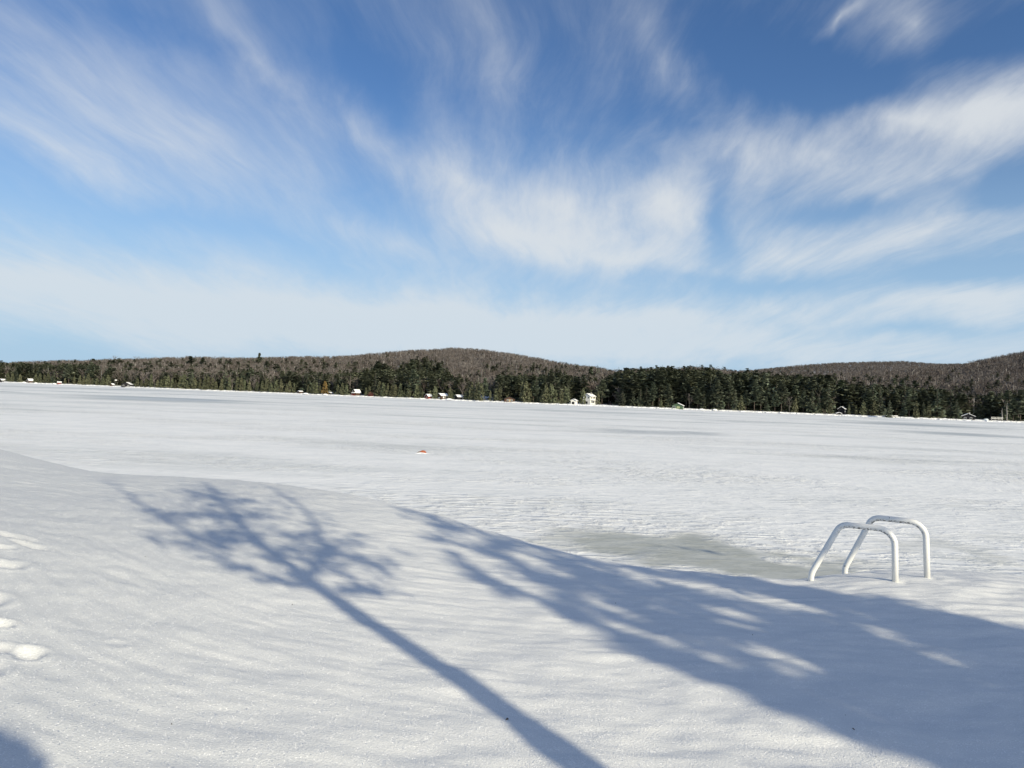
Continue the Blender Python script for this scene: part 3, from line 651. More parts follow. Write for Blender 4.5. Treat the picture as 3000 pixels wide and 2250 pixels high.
for i in range(len(uu)):
    u_, y, z = uu[i], yb[i], zz_[i]
    if clear(u_, y-DS(u_)-3): continue
    if 1762 < u_ < 1815 and y-DS(u_) < 34: continue
    if 1370 < u_ < 1450 and y-DS(u_) < 95 and random.random() < .75: continue
    nz_ = 14*float(perlin(u_/60.0, y/60.0, 12))
    h = 12+6.5*random.random() if u_ < 1700 else 13+8*random.random()
    if y > 800: h *= .8
    hc = (vh(u_)-TB(u_)+6-18*random.random()+1.3*nz_)/F*y+E-z
    band = (vh(u_)-(z+h-E)*F/y) > TB(u_)-42
    if (hc > 8.5 and random.random() > .30) or random.random() < (.20 if band else .04):
        h = min(h, hc) if hc > 8.5 else (9+5*random.random())*(1.15 if y < 800 else .9)
        ev.append((y*ratio(u_), y, z-.3, h, .95+.5*random.random(), random.random()*6.28, random.randrange(8)))
    else:
        hb = (9.5+4*random.random())
        br.append((y*ratio(u_), y, z-.4, hb, 1.0+.5*random.random(), random.random()*6.28, random.randrange(6)))
pe = [p_spruce(100+s, 9, .2, 6) for s in range(4)]+[p_pine(120+s, 9, .21) for s in range(4)]
pb = [p_bare(140+s, 46, .0085, .30) for s in range(6)]
V, Fc = place(pe, ev); ob('evergreen_forest', fast_mesh('evergreen_forest', V, Fc, [M_mass_ever]), label='dark evergreen woods behind the shoreline trees', category='woods', kind='stuff')
V, Fc, Mi = place(pb, br, True); ob('leafless_forest', fast_mesh('leafless_forest', V, Fc, [M_mass_twig, M_pbark2], Mi), label='brown leafless woods covering the hills', category='woods', kind='stuff')
print('individual trees', n_ind, 'ever', len(ev), 'bare', len(br))

# ------------------------------------------------------------------ cottages on the far shore
def paint(name, c, k=.75, sc_=3): return two(name, c, tuple(q*k for q in c), sc_, .8)
P_brown = paint('brown_boards', (.085, .05, .035)); P_red = paint('red_boards', (.22, .045, .035)); P_black = paint('black_boards', (.022, .022, .026)); P_white = paint('white_boards', (.80, .79, .74), .92)
P_green = paint('green_boards', (.085, .14, .085)); P_lgreen = paint('pale_green_door', (.34, .38, .22)); P_glass = mat('window_glass', lambda n, b: b.inputs['Base Color'].default_value.__setitem__(slice(0, 3), (.03, .04, .05)), .15, .5)
P_roof = paint('dark_roof', (.05, .05, .055)); P_grey = paint('weathered_wood', (.30, .29, .27)); P_tan = paint('tan_boards', (.42, .34, .22)); P_bluewhite = paint('curtained_window', (.55, .60, .62), .9)
def cottage(name, label, u, e, w_, dpt, hw, hr, yaw, wall, snowmat=M_snow_far, left_snow=True, right_snow=True, lift=0, porch=None, chimney=False, windows=(), door=None, cat='cabin', base=None, over=.35):
    y = DS(u)+e; g = ground(u, y)+lift
    t = thing(name, label, cat, (y*ratio(u), y, g), R(yaw))
    hx, hy = w_/2, dpt/2
    m_ = MB(); m_.add([(-hx, -hy, -1.5), (hx, -hy, -1.5), (hx, hy, -1.5), (-hx, hy, -1.5), (-hx, -hy, hw), (hx, -hy, hw), (hx, hy, hw), (-hx, hy, hw), (0, -hy, hw+hr), (0, hy, hw+hr)],
          [(0, 1, 5, 8, 4), (2, 3, 7, 9, 6), (1, 2, 6, 5), (3, 0, 4, 7), (4, 8, 9, 7), (8, 5, 6, 9), (0, 3, 2, 1)])
    m_.build('wall', wall, t)
    sl_ = math.hypot(hx, hr); ox, oz = over*hx/sl_, over*hr/sl_
    def slab(sx, z0, z1, ov):
        a = MB(); nx_, nz_ = hr/sl_*sx, hx/sl_
        pts = [(0, hw+hr), (sx*(hx+ox), hw-oz)]
        vs = []
        for yy in (-hy-ov, hy+ov):
            for (px_, pz_) in pts: vs.append((px_+nx_*z0, yy, pz_+nz_*z0)); vs.append((px_+nx_*z1, yy, pz_+nz_*z1))
        return a.add(vs, [(0, 1, 3, 2), (4, 6, 7, 5), (0, 4, 5, 1), (2, 3, 7, 6), (1, 5, 7, 3), (0, 2, 6, 4)])
    rf = slab(-1, .02, .14, over); rr_ = slab(1, .02, .14, over); rf.add(rr_.v, rr_.f); roof = rf.build('roof', P_roof, t)
    if left_snow: slab(-1, .15, .34, over-.03).build('snow_cover', snowmat, roof)
    if right_snow: slab(1, .15, .34, over-.03).build('snow_cover', snowmat, roof)
    if chimney:
        MB().box(.5, 1.1, hy*.1, hy*.1+.6, hw, hw+hr+1.0).build('chimney', P_grey, roof)
    for (face, a, z, ww, hh, kind) in windows:       # face: 'f' gable side to lake, 'r' eave side
        pm_ = {'dark': P_glass, 'white': P_bluewhite}[kind]
        if face == 'f':
            f_ = MB().box(a-ww/2-.1, a+ww/2+.1, -hy-.05, -hy-.002, z-.1, z+hh+.1).build('window', P_white, t); MB().box(a-ww/2, a+ww/2, -hy-.08, -hy-.052, z, z+hh).build('pane', pm_, f_)
        else:
            f_ = MB().box(hx+.002, hx+.05, a-ww/2-.1, a+ww/2+.1, z-.1, z+hh+.1).build('window', P_white, t); MB().box(hx+.052, hx+.08, a-ww/2, a+ww/2, z, z+hh).build('pane', pm_, f_)
    if door:
        a, ww, hh, dm = door; MB().box(a-ww/2, a+ww/2, -hy-.07, -hy-.003, -.1, hh).build('door', dm, t)
    if porch:
        pd, pz, pm_, pw = porch      # depth, roof height, post material, width
        MB().add([(-pw/2, -hy-pd, pz-.35), (pw/2, -hy-pd, pz-.35), (pw/2, -hy-.1, pz), (-pw/2, -hy-.1, pz), (-pw/2, -hy-pd, pz-.25), (pw/2, -hy-pd, pz-.25), (pw/2, -hy-.1, pz+.1), (-pw/2, -hy-.1, pz+.1)],
                 [(0, 3, 2, 1), (4, 5, 6, 7), (0, 1, 5, 4), (1, 2, 6, 5), (2, 3, 7, 6), (3, 0, 4, 7)]).build('porch_roof', P_roof, t)
        MB().add([(-pw/2, -hy-pd, pz-.24), (pw/2, -hy-pd, pz-.24), (pw/2, -hy-.12, pz+.11), (-pw/2, -hy-.12, pz+.11), (-pw/2, -hy-pd, pz+.05), (pw/2, -hy-pd, pz+.05), (pw/2, -hy-.12, pz+.42), (-pw/2, -hy-.12, pz+.42)],
                 [(0, 3, 2, 1), (4, 5, 6, 7), (0, 1, 5, 4), (1, 2, 6, 5), (2, 3, 7, 6), (3, 0, 4, 7)]).build('porch_snow', snowmat, t)
        for k in range(4):
            px_ = -pw/2+.15+(pw-.3)*k/3; MB().box(px_-.08, px_+.08, -hy-pd+.05, -hy-pd+.21, -1, pz-.36).build('post', pm_, t)
        MB().box(-pw/2, pw/2, -hy-pd, -hy-.01, -.6, .05).build('porch_deck', pm_, t)
    return t
cottage('boathouse', 'low shed with snowy roof at the left frame edge', 9, 3, 3.2, 3.5, 1.0, 1.1, -25, P_black, cat='shed')
cottage('cottage', 'brown cottage with patchy snow roof near left frame edge', 89, 4, 3.4, 3.4, 1.4, 1.6, -30, P_brown, windows=[('f', 0, .4, 1.2, .8, 'dark')], cat='cottage')
cottage('hut', 'little hut with red base and thick snow roof on left shore', 175, 3, 2.6, 2.6, 1.0, .7, -55, P_red, cat='hut')
cottage('hut', 'tiny brown peaked hut beside the thin pale pole', 330, 3, 2.0, 2.2, .9, .9, -10, P_brown, cat='hut', left_snow=False)
cottage('boathouse', 'long black boathouse with snow streaks on the left shore', 374, 3.5, 6.5, 4.5, 1.5, 1.6, 8, P_black, cat='boathouse', left_snow=False, right_snow=True, windows=[('f', -1.8, .3, .9, .8, 'dark'), ('f', 1.6, .3, .9, .8, 'dark')])
cottage('shed', 'low shed with flat white roof beside shore pine', 881, 4, 3.2, 2.2, 1.0, .5, -55, P_brown, cat='shed')
cottage('shed', 'dark snow-topped shed in gap right of rusty cedar', 968, 8, 2.6, 2.4, .9, .5, -20, P_black, cat='shed')
cottage('cabin', 'red porch cabin with steep snowy gable', 1046, 7, 3.3, 4.0, 1.8, 2.1, -40, P_brown, porch=(1.2, 1.8, P_red, 3.4), door=(0, .9, 1.5, P_red), cat='cabin')
cottage('cabin', 'small dark red cabin at left of snow-roofed cluster', 1257, 3, 2.8, 3.2, 1.3, 1.3, -42, P_red, windows=[('f', 0, .3, .8, .7, 'dark')], cat='cabin')
cottage('cottage', 'cottage roof peeping out above the small dark red cabin', 1256, 26, 3.2, 3.5, 2.6, .8, -60, P_black, lift=2.0, cat='cottage')
cottage('cottage', 'half-hidden white-roofed cottage up among trees', 1279, 32, 3.4, 3.5, 3.4, 1.4, -40, P_black, lift=2.6, cat='cottage')
cottage('cabin', 'brown cabin with large bright snow roof and white porch rail', 1298, 5, 5.0, 5.2, 1.9, 1.4, -52, P_brown, windows=[('r', -.8, .6, .7, .8, 'white'), ('r', .9, .6, .7, .8, 'dark'), ('f', 0, .3, 2.4, .5, 'white')], cat='cabin')
cottage('house', 'upper house showing only a big bright snow roof', 1325, 30, 5.5, 6.0, 5.0, 2.6, -48, P_brown, lift=1.5, cat='house', windows=[('r', 0, 3.0, 1.0, 1.0, 'dark')])
cottage('cabin', 'shaded cabin with blue-grey snow roof right of the cluster', 1345, 7, 3.6, 3.6, 1.6, 1.2, -55, P_black, cat='cabin')
cottage('cabin', 'dark brown lakeside cabin with white posts and bare roof', 1494, 5, 6.4, 4.5, 1.7, 1.3, 5, P_brown, left_snow=False, right_snow=False, windows=[('f', -1.2, .5, .8, .8, 'dark'), ('f', 1.2, .5, .8, .8, 'dark')], porch=None, door=(0, .8, 1.6, P_tan), cat='cabin')
cottage('boathouse', 'small white boathouse with dark square door', 1684, 4, 3.1, 4.2, 2.0, .9, -18, P_white, door=(-.15, 1.6, 1.5, P_black), cat='boathouse')
hs = cottage('house', 'white three-storey house with snowy roof and balconies', 1728, 17, 5.2, 6.0, 4.4, 1.6, -38, P_white, chimney=True, lift=.4, windows=[('f', -1.2, 3.2, .8, .8, 'dark'), ('f', 1.2, 3.2, .8, .8, 'dark'), ('r', -1.5, 3.1, 1.2, 1.0, 'dark'), ('r', 1.2, 3.1, 1.6, 1.0, 'dark'), ('r', 0, .5, 3.2, 1.1, 'dark')], door=(-.6, 2.6, 1.3, P_black), cat='house')
MB().box(2.62, 4.2, -2.6, 2.6, 2.1, 2.35).build('balcony', P_white, hs)
for k in range(3): MB().box(3.95, 4.15, -2.5+2.4*k, -2.3+2.4*k, -1, 2.09).build('balcony_post', P_white, hs)
y = DS(1788)+22; t = thing('tent_shaped_hut', 'dark tent-shaped hut in the shaded snowy clearing', 'hut', (y*ratio(1788), y, ground(1788, y)), R(10))
MB().add([(-1.5, -1.6, -.4), (1.5, -1.6, -.4), (0, -1.6, 2.3), (-1.5, 1.6, -.4), (1.5, 1.6, -.4), (0, 1.6, 2.3)], [(0, 1, 2), (3, 5, 4), (0, 2, 5, 3), (1, 4, 5, 2)]).build('roof', P_black, t)
MB().box(-.4, .4, -1.66, -1.605, -.2, 1.2).build('door', P_brown, t)
gb = cottage('boathouse', 'green boathouse with one snow-covered roof slope', 1988, 2.6, 6.2, 4.5, 1.5, 1.35, -20, P_green, left_snow=False, door=(.5, 1.8, 1.2, P_lgreen), windows=[('f', -1.9, .1, 1.2, 1.0, 'dark'), ('r', 0, .5, 2.0, .5, 'white')], cat='boathouse')
cottage('cottage', 'shaded two-level cottage deep among dark trees', 2469, 14, 3.4, 4, 2.9, 1.3, -35, P_black, windows=[('r', 0, 1.3, 1.6, .8, 'white')], cat='cottage')
cottage('boathouse', 'low snow-capped boat shelter at the foot of shaded cottage', 2459, 2.5, 2.4, 1.6, .5, .5, -5, P_black, cat='boat shelter')
cottage('cabin', 'dark cabin with blue-white windows and snow roof', 2838, 5, 6.0, 6.0, 1.6, 1.4, -28, P_black, windows=[('r', -1.6, .3, .9, .9, 'white'), ('r', -.3, .3, .9, .9, 'white'), ('r', 1.2, .3, 1.0, .9, 'white'), ('f', -1.5, .1, .9, .9, 'dark'), ('f', 1.2, .1, .9, .9, 'dark')], chimney=True, cat='cabin')
# pole with a small white box
y = DS(340)+2.5; t = thing('pole', 'thin pale pole topped by a small white box', 'pole', (y*ratio(338), y, ground(338, y)))
MB().tube([(0, 0, -.2), (0, 0, 4.4)], .07, 6).build('shaft', P_grey, t); MB().box(-.1, 1.3, -.25, .25, 4.41, 4.9).build('bird_box', P_white, t); MB().add([(-.2, -.35, 4.905), (1.4, -.35, 4.905), (1.4, .35, 4.905), (-.2, .35, 4.905), (-.1, 0, 5.2), (1.3, 0, 5.2)], [(0, 3, 2, 1), (0, 1, 5, 4), (1, 2, 5), (2, 3, 4, 5), (3, 0, 4)]).build('box_roof', M_snow_far, t)
# dock in front of right-hand woods
y = DS(2612)+1.2; t = thing('snowy_dock', 'low dock under snow in front of the right-hand woods', 'dock', (y*ratio(2612), y, .35), R(3))
MB().box(-3.6, 3.6, -1.1, .9, .25, .5).build('deck', P_grey, t); MB().box(-3.55, 3.5, -1.05, .85, .502, .85).build('snow_cover', M_snow_far, t)
for k in range(4): MB().box(-3.4+2.2*k, -3.2+2.2*k, -1.0, -.8, -.6, .248).build('post', P_grey, t)
# deck with white rail
y = DS(2920)+2.5; t = thing('railed_deck', 'wooden deck with white railing near the dead snags', 'deck', (y*ratio(2920), y, ground(2920, y)), R(-6))
MB().box(-3, 3, -1.2, 1.2, .9, 1.1).build('deck', P_grey, t)
MB().box(-3, 3, -1.2, -1.1, 1.9, 2.02).build('rail', P_white, t); MB().box(-3, 3, -1.2, -1.1, 1.102, 1.25).build('rail', P_white, t)
for k in range(9): MB().box(-3+.73*k, -2.86+.73*k, -1.19, -1.11, 1.252, 1.898).build('baluster', P_white, t)
for k in range(4): MB().box(-2.9+1.85*k, -2.7+1.85*k, -1.1, -.9, -.8, .898).build('post', P_grey, t)
# upturned boat under snow
def dome(name, label, cat, u, e, rx, ry, rz_, m, seed=0, **kw):
    y = DS(u)+e; r = np.random.default_rng(seed); vs = []; fs = []; nn, mm = 18, 8
    for j in range(mm+1):
        for i in range(nn):
            a = 2*math.pi*i/nn; b = math.pi/2*j/mm; k = 1+.10*math.sin(3*a+seed)+.05*math.sin(5*a)
            vs.append((rx*k*math.cos(b)*math.cos(a), ry*k*math.cos(b)*math.sin(a), rz_*math.sin(b)-.15))
    for j in range(mm):
        for i in range(nn): fs.append((j*nn+i, j*nn+(i+1) % nn, (j+1)*nn+(i+1) % nn, (j+1)*nn+i))
    return MB().add(vs, fs).build(name, m, None, True, loc=(y*ratio(u), y, ground(u, y)), label=label, category=cat)
bt = dome('upturned_boat', 'upturned boat under snow left of the white-railed deck', 'boat', 2892, 1.8, 1.6, .8, 1.0, P_bluewhite)
MB().box(.9, 1.9, -.95, -.8, 0, .3).build('gunwale', P_black, bt)
hm = [(2058, 1.4, 1.8, .9), (2042, 1.3, 1.2, .6), (2096, 1.3, 1.5, .8), (955, 1.2, 1.6, .9), (898, 1.2, 2.0, .8), (1930, 1.5, 1.0, .7), (160, 1.2, 1.6, .9), (106, 1.2, 1.6, 1.0), (72, 1.2, 1.5, 1.0), (2290, 1.3, 1.2, .6), (1318, 1.2, 2.0, .9)]
for k, (u_, e, rx, rz_) in enumerate(hm):
    _k = sorted(q[0] for q in hm).index(u_)
    dome('snow_mound', f'rounded snow mound at shore edge, {ORD[_k]} from the left', 'snow mound', u_, e*.4, rx, .9, rz_, M_snow_far, k)['group'] = 'snow mounds along the far shore'

# ------------------------------------------------------------------ ladder on the dock
def f_rail(n, bs):
    c = pos_co(n); g = n.new('ShaderNodeNewGeometry').outputs['Normal']
    s1 = n.new('ShaderNodeSeparateXYZ'); n.link(g, s1.inputs[0]); s2 = n.new('ShaderNodeSeparateXYZ'); n.link(c, s2.inputs[0])
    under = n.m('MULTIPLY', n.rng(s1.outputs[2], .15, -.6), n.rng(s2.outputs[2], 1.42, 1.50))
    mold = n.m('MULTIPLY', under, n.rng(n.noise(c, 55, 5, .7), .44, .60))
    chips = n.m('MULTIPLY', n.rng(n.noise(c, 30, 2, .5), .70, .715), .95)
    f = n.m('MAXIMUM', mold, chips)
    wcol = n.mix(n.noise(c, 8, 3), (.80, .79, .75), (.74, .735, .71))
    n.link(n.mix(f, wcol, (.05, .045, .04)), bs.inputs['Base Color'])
    bump(n, bs, n.noise(c, 90, 3), .001, .5)
M_rail = mat('white_painted_tube', f_rail, .38, .5)
def fillet(P, rad, seg=9):
    out = [P[0]]
    for i in range(1, len(P)-1):
        a, b, c = P[i-1], P[i], P[i+1]; d1 = (a-b)/np.linalg.norm(a-b); d2 = (c-b)/np.linalg.norm(c-b)
        ang = math.acos(np.clip(d1@d2, -1, 1)); L = min(rad[i-1]/math.tan(ang/2), .48*np.linalg.norm(a-b), .48*np.linalg.norm(c-b)); p1, p2 = b+d1*L, b+d2*L
        rr = L*math.tan(ang/2); cc = b+(d1+d2)/np.linalg.norm(d1+d2)*(rr/math.sin(ang/2))
        v1, v2 = p1-cc, p2-cc; om = math.acos(np.clip(v1@v2/(rr*rr), -1, 1))
        for k in range(seg+1):
            t = k/seg; out.append(cc+(math.sin((1-t)*om)*v1+math.sin(t*om)*v2)/math.sin(om))
    out.append(P[-1]); return out
def zp(zx, zy, y): return at(2300+.2486*zx, 1450+.2486*zy, y)
lad = thing('dock_ladder', 'white dock ladder handrails standing out of the snow', 'ladder', (float(pn[0]), float(pn[1]), float(pn[2])-.1))
near = [zp(285, 1150, 6.20), zp(312, 920, 6.17), zp(655, 345, 6.10), zp(1291, 412, 5.9), zp(1299, 1110, 5.9)]
farr = [zp(705, 1060, 6.52), zp(706, 858, 6.50), zp(1030, 262, 6.37), zp(1655, 331, 6.15), zp(1678, 1060, 6.15)]
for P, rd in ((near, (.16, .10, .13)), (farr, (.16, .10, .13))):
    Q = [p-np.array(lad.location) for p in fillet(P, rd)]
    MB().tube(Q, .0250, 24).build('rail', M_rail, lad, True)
for k in range(2):
    a = (near[0]*(1-k)+(near[0]-np.array([-.05, .03, .28]))*k); b = a+(farr[0]-near[0])
    MB().tube([a-np.array(lad.location)+np.array([0, 0, -.25]), b-np.array(lad.location)+np.array([0, 0, -.25])], .02, 10).build('rung', M_rail, lad, True)

# ------------------------------------------------------------------ buoy frozen in the ice
bx_, by_ = on_lake(1237, 1327); 
M_orange = two('orange_plastic', (.50, .15, .055), (.30, .09, .05), 8, .5, .004)
bu = thing('mooring_buoy', 'orange mooring buoy half buried in the lake snow', 'buoy', (bx_, by_, 0), R(8))
vs, fs = [], []; nn, mm = 24, 12
for j in range(mm+1):
    b = -math.pi/2+math.pi*j/mm
    for i in range(nn):
        a = 2*math.pi*i/nn; x_ = .15*math.cos(b)*math.cos(a); y_ = .13*math.cos(b)*math.sin(a); z_ = .105*math.sin(b); vs.append((x_+.03, y_, z_+.01+.18*x_*0))
for j in range(mm):
    for i in range(nn): fs.append((j*nn+i, j*nn+(i+1) % nn, (j+1)*nn+(i+1) % nn, (j+1)*nn+i))
MB().add(vs, fs).build('body', M_orange, bu, True)
MB().tube([(-.08, 0, .04), (-.14, 0, .04), (-.2, -.02, .015), (-.27, -.03, -.01)], [.03, .025, .014, .010], 8).build('mooring_strap', M_bark2, bu, True)
vs = []; fs = []
for j in range(7):
    for i in range(25):
        x_ = -.45+.9*i/24; t_ = j/6; vs.append((x_, -.16-.22*t_+.05*math.sin(i*.7), .045*math.sin(math.pi*t_)*math.exp(-(x_/.3)**2)-.004))
for j in range(6):
    for i in range(24): fs.append((j*25+i, (j+1)*25+i, (j+1)*25+i+1, j*25+i+1))
o = MB().add(vs, fs).build('snow_ridge', M_snow_far, None, True, loc=(bx_, by_, 0), label='small bright snow ridge in front of the orange buoy', category='snow ridge')

# ------------------------------------------------------------------ trees behind the camera that cast the shadows
hS = S.copy(); hS[2] = 0; hS /= np.linalg.norm(hS); cE = math.cos(SUN_E)
side = np.array([-hS[1], hS[0], 0])
def caster(u, v, base, delta=0.0, P=None):
    if P is None:
        P = ray(u, v, far=20)
        if P is None: return None
        P = on_relief(u, v, P)
    t = (delta-(P-base)@hS)/cE; return P+t*S
def on_relief(u, v, P):          # settle the point on the rippled surface
    d = direction(u, v)
    for _ in range(2):
        dz_ = float(H0(P[0:1], P[1:2])[0]+detail(P[0:1], P[1:2])[0])-P[2]; P = P+d*(dz_/(d[2]-.03))
    return P
g0 = ray(1697, 2250)
def zx7(p): return (p[0]*.5726, 1300+p[1]*.5726)
def zx8(p): return (1100+p[0]*.859, 1400+p[1]*.859)
base1 = g0+hS*6.2+side*0; base1[2] = float(H0(np.array([base1[0]]), np.array([base1[1]]))[0])
t1 = thing('shore_tree', 'bare-trunked lakeside tree whose long shadow crosses the snow', 'tree', base1)
M_leaf = two('dark_needles', (.03, .05, .03), (.06, .085, .045), 6, .9)
trunk_px = [(1697, 2250), (1607, 2147), (1431, 2001), (1302, 1915), (1200, 1880), (1100, 1832), (973, 1752), (893, 1695), (802, 1638), (739, 1575), (687, 1518), (641, 1466), (618, 1432), (597, 1408)]
trunk_px = [(1712, 2250), (1612, 2179), (1549, 2132), (1478, 2081), (1360, 1996), (1225, 1914), (1124, 1849), (1034, 1792), (950, 1735), (890, 1690), (810, 1630), (739, 1568), (687, 1515), (645, 1466), (620, 1432), (600, 1412)]
pts = [caster(u_, v_, base1) for u_, v_ in trunk_px]
tp = [base1+np.array([0, 0, -.3]), base1*.5+pts[0]*.5+side*.04]+pts
rad = list(np.linspace(.115, .070, 8))+list(np.linspace(.072, .020, len(tp)-8)); rad = [q*(1+.10*math.sin(i*2.3)) for i, q in enumerate(rad)]
L0 = base1
MB().tube([p-L0 for p in tp], rad, 10).build('trunk', M_bark2, t1, True)
brs = [([(893, 1695), (925, 1665), (939, 1630), (945, 1600), (928, 1540), (899, 1500), (830, 1449), (762, 1418)], .045, .012, .5),
       ([(920, 1712), (887, 1735-18), (802, 1695), (687, 1652), (601, 1612), (504, 1590), (401, 1563)], .030, .010, -.4),
       ([(690, 1560), (647, 1625-20), (573, 1573), (515, 1540), (464, 1512), (401, 1466), (344, 1426), (290, 1404)], .034, .012, .6),
       ([(739, 1572), (700, 1585), (640, 1570), (590, 1560)], .02, .01, -.3), ([(687, 1518), (620, 1505), (540, 1500), (470, 1508)], .028, .012, .3), ([(687, 1518), (760, 1505), (800, 1508)], .022, .01, -.5),
       ([(802, 1638), (850, 1600), (900, 1570), (960, 1555)], .02, .008, .7), ([(935, 1640), (990, 1620), (1060, 1640), (1130, 1660)], .03, .01, .4), ([(945, 1600), (1010, 1590), (1040, 1560)], .02, .01, .2),
       ([(641, 1466), (600, 1450), (560, 1440), (500, 1425)], .02, .01, .3), ([(641, 1466), (700, 1465), (760, 1470)], .02, .01, .3), ([(960, 1735), (1040, 1715), (1090, 1740)], .018, .008, -.6)]
for px, r0, r1, dl in brs:
    P = [caster(u_, v_, base1, dl*min(1, i/2)) for i, (u_, v_) in enumerate(px)]
    P = [p for p in P if p is not None]
    MB().tube([p-L0 for p in P], list(np.linspace(r0, r1, len(P))), 7).build('branch', M_bark2, t1, True)
def clumps(lst, base, r, n, leaf):
    C = []
    for (u_, v_, ru, rv, dl, k) in lst:
        for _ in range(k):
            a = r.random()*6.283; q = math.sqrt(r.random()); c = caster(u_+ru*q*math.cos(a), v_+rv*q*math.sin(a), base, dl+r.normal()*.15)
            if c is not None: C.append(c-base)
    return leafcloud(np.array(C), leaf, r, .25)
r5 = np.random.default_rng(5)
cl1 = [(622, 1442, 60, 14, .2, 80), (585, 1420, 60, 10, .3, 45), (680, 1415, 40, 6, -.2, 12), (560, 1510, 100, 12, .3, 105), (700, 1512, 90, 14, -.2, 90), (700, 1470, 70, 8, .3, 60), (780, 1468, 40, 7, .3, 18), (640, 1560, 60, 9, .1, 32), (480, 1520, 40, 10, .4, 32),
       (510, 1500, 40, 14, .4, 22), (600, 1590, 50, 7, .1, 24), (660, 1540, 60, 20, 0, 50), (530, 1450, 50, 16, 0, 30), (470, 1460, 40, 14, .4, 18), (800, 1556, 60, 10, .4, 34), (870, 1572, 60, 9, .6, 34), (930, 1600, 40, 20, .4, 26), (985, 1640, 60, 22, .4, 90), (1010, 1600, 50, 10, .3, 34),
       (950, 1660, 40, 22, .4, 50), (1080, 1665, 60, 14, .4, 40), (1060, 1720, 40, 16, -.3, 26), (1010, 1690, 40, 20, -.2, 20), (900, 1540, 30, 10, .5, 14), (760, 1590, 60, 16, 0, 40), (740, 1540, 50, 14, 0, 30), (440, 1500, 40, 14, .5, 18), (1150, 1620, 60, 16, .4, 26), (1120, 1690, 60, 12, .3, 22), (840, 1610, 50, 12, .3, 20), (600, 1480, 70, 12, .2, 46)]
for px, r0_, r1_, dl in brs+[([(893, 1690), (810, 1630), (739, 1568), (687, 1515), (645, 1466), (620, 1432)], 0, 0, 0)]*2:
    for _ in range(7*len(px)):
        q = r5.random()*(len(px)-1.001); i_ = int(q); f_ = q-i_
        cl1.append((px[i_][0]*(1-f_)+px[i_+1][0]*f_+r5.normal()*26, px[i_][1]*(1-f_)+px[i_+1][1]*f_+r5.normal()*9, 34+30*r5.random(), 3+4*r5.random(), dl*min(1, q/2)+r5.normal()*.1, 9))
cl1 = [(a, b, c*1.1, d, e, max(3, int(k*.40))) for a, b, c, d, e, k in cl1]
ob('crown', fast_mesh('crown', *clumps(cl1, L0, r5, 0, .030), [M_leaf]), t1)

# three dense evergreens further right: their shade covers the bank
mask_poly = np.array([zx8(p) for p in [(60, 92), (230, 136), (400, 186), (700, 268), (1000, 306), (1300, 346), (1600, 398), (1900, 452), (2212, 522), (2900, 700), (2900, 1500), (2500, 1300), (2212, 1130), (1960, 1000), (1790, 905), (1600, 852), (1400, 792), (1200, 715), (1000, 655), (870, 598), (740, 515), (620, 458), (500, 425), (400, 385), (300, 335), (235, 270), (190, 215), (140, 165), (90, 120)]])
holes = [(520, 268, 62, 11, 12), (590, 316, 52, 9, 8), (1100, 368, 105, 9, 14), (1330, 420, 75, 8, 16), (1215, 478, 92, 13, 14), (950, 432, 50, 7, 10), (880, 503, 62, 20, 12), (1005, 563, 52, 17, 15), (1180, 620, 42, 22, 5), (1430, 640, 78, 17, 22), (1265, 572, 55, 10, 25),
         (1655, 640, 80, 10, 25), (1600, 772, 42, 11, 15), (2150, 785, 65, 26, 20), (2030, 905, 95, 15, 25), (385, 290, 52, 13, 10), (440, 345, 55, 12, 10), (330, 200, 40, 8, 15), (1480, 452, 60, 6, 14), (1760, 540, 70, 6, 20), (300, 262, 30, 9, 5), (560, 392, 60, 14, 10), (760, 420, 60, 8, 12), (1130, 670, 60, 10, 15), (1500, 740, 60, 9, 20), (1950, 620, 80, 7, 22), (2080, 700, 70, 8, 22), (1380, 540, 60, 7, 18), (870, 322, 60, 5, 14)]
def inpoly(x, y, P):
    c = False; j = len(P)-1
    for i in range(len(P)):
        if (P[i][1] > y) != (P[j][1] > y) and x < (P[j][0]-P[i][0])*(y-P[i][1])/(P[j][1]-P[i][1])+P[i][0]: c = not c
        j = i
    return c
bases = []
for (k, dist_, off) in ((0, 11.0, 0.7), (1, 10.0, 2.1), (2, 9.0, 3.6)):
    b_ = g0+hS*dist_-side*off if (side@np.array([1, 0, 0])) < 0 else g0+hS*dist_+side*off
    b_[2] = float(H0(np.array([b_[0]]), np.array([b_[1]]))[0]); bases.append(b_)
sg = 1 if side[0] > 0 else -1
lat = lambda P: sg*(P-g0)@side
r6 = np.random.default_rng(6); CC = [[], [], []]
edge_pts = [tuple(mask_poly[i]*(1-q)+mask_poly[i+1]*q) for i in range(17, len(mask_poly)-1) for q in (0, .33, .66)]
yv = 1470.0
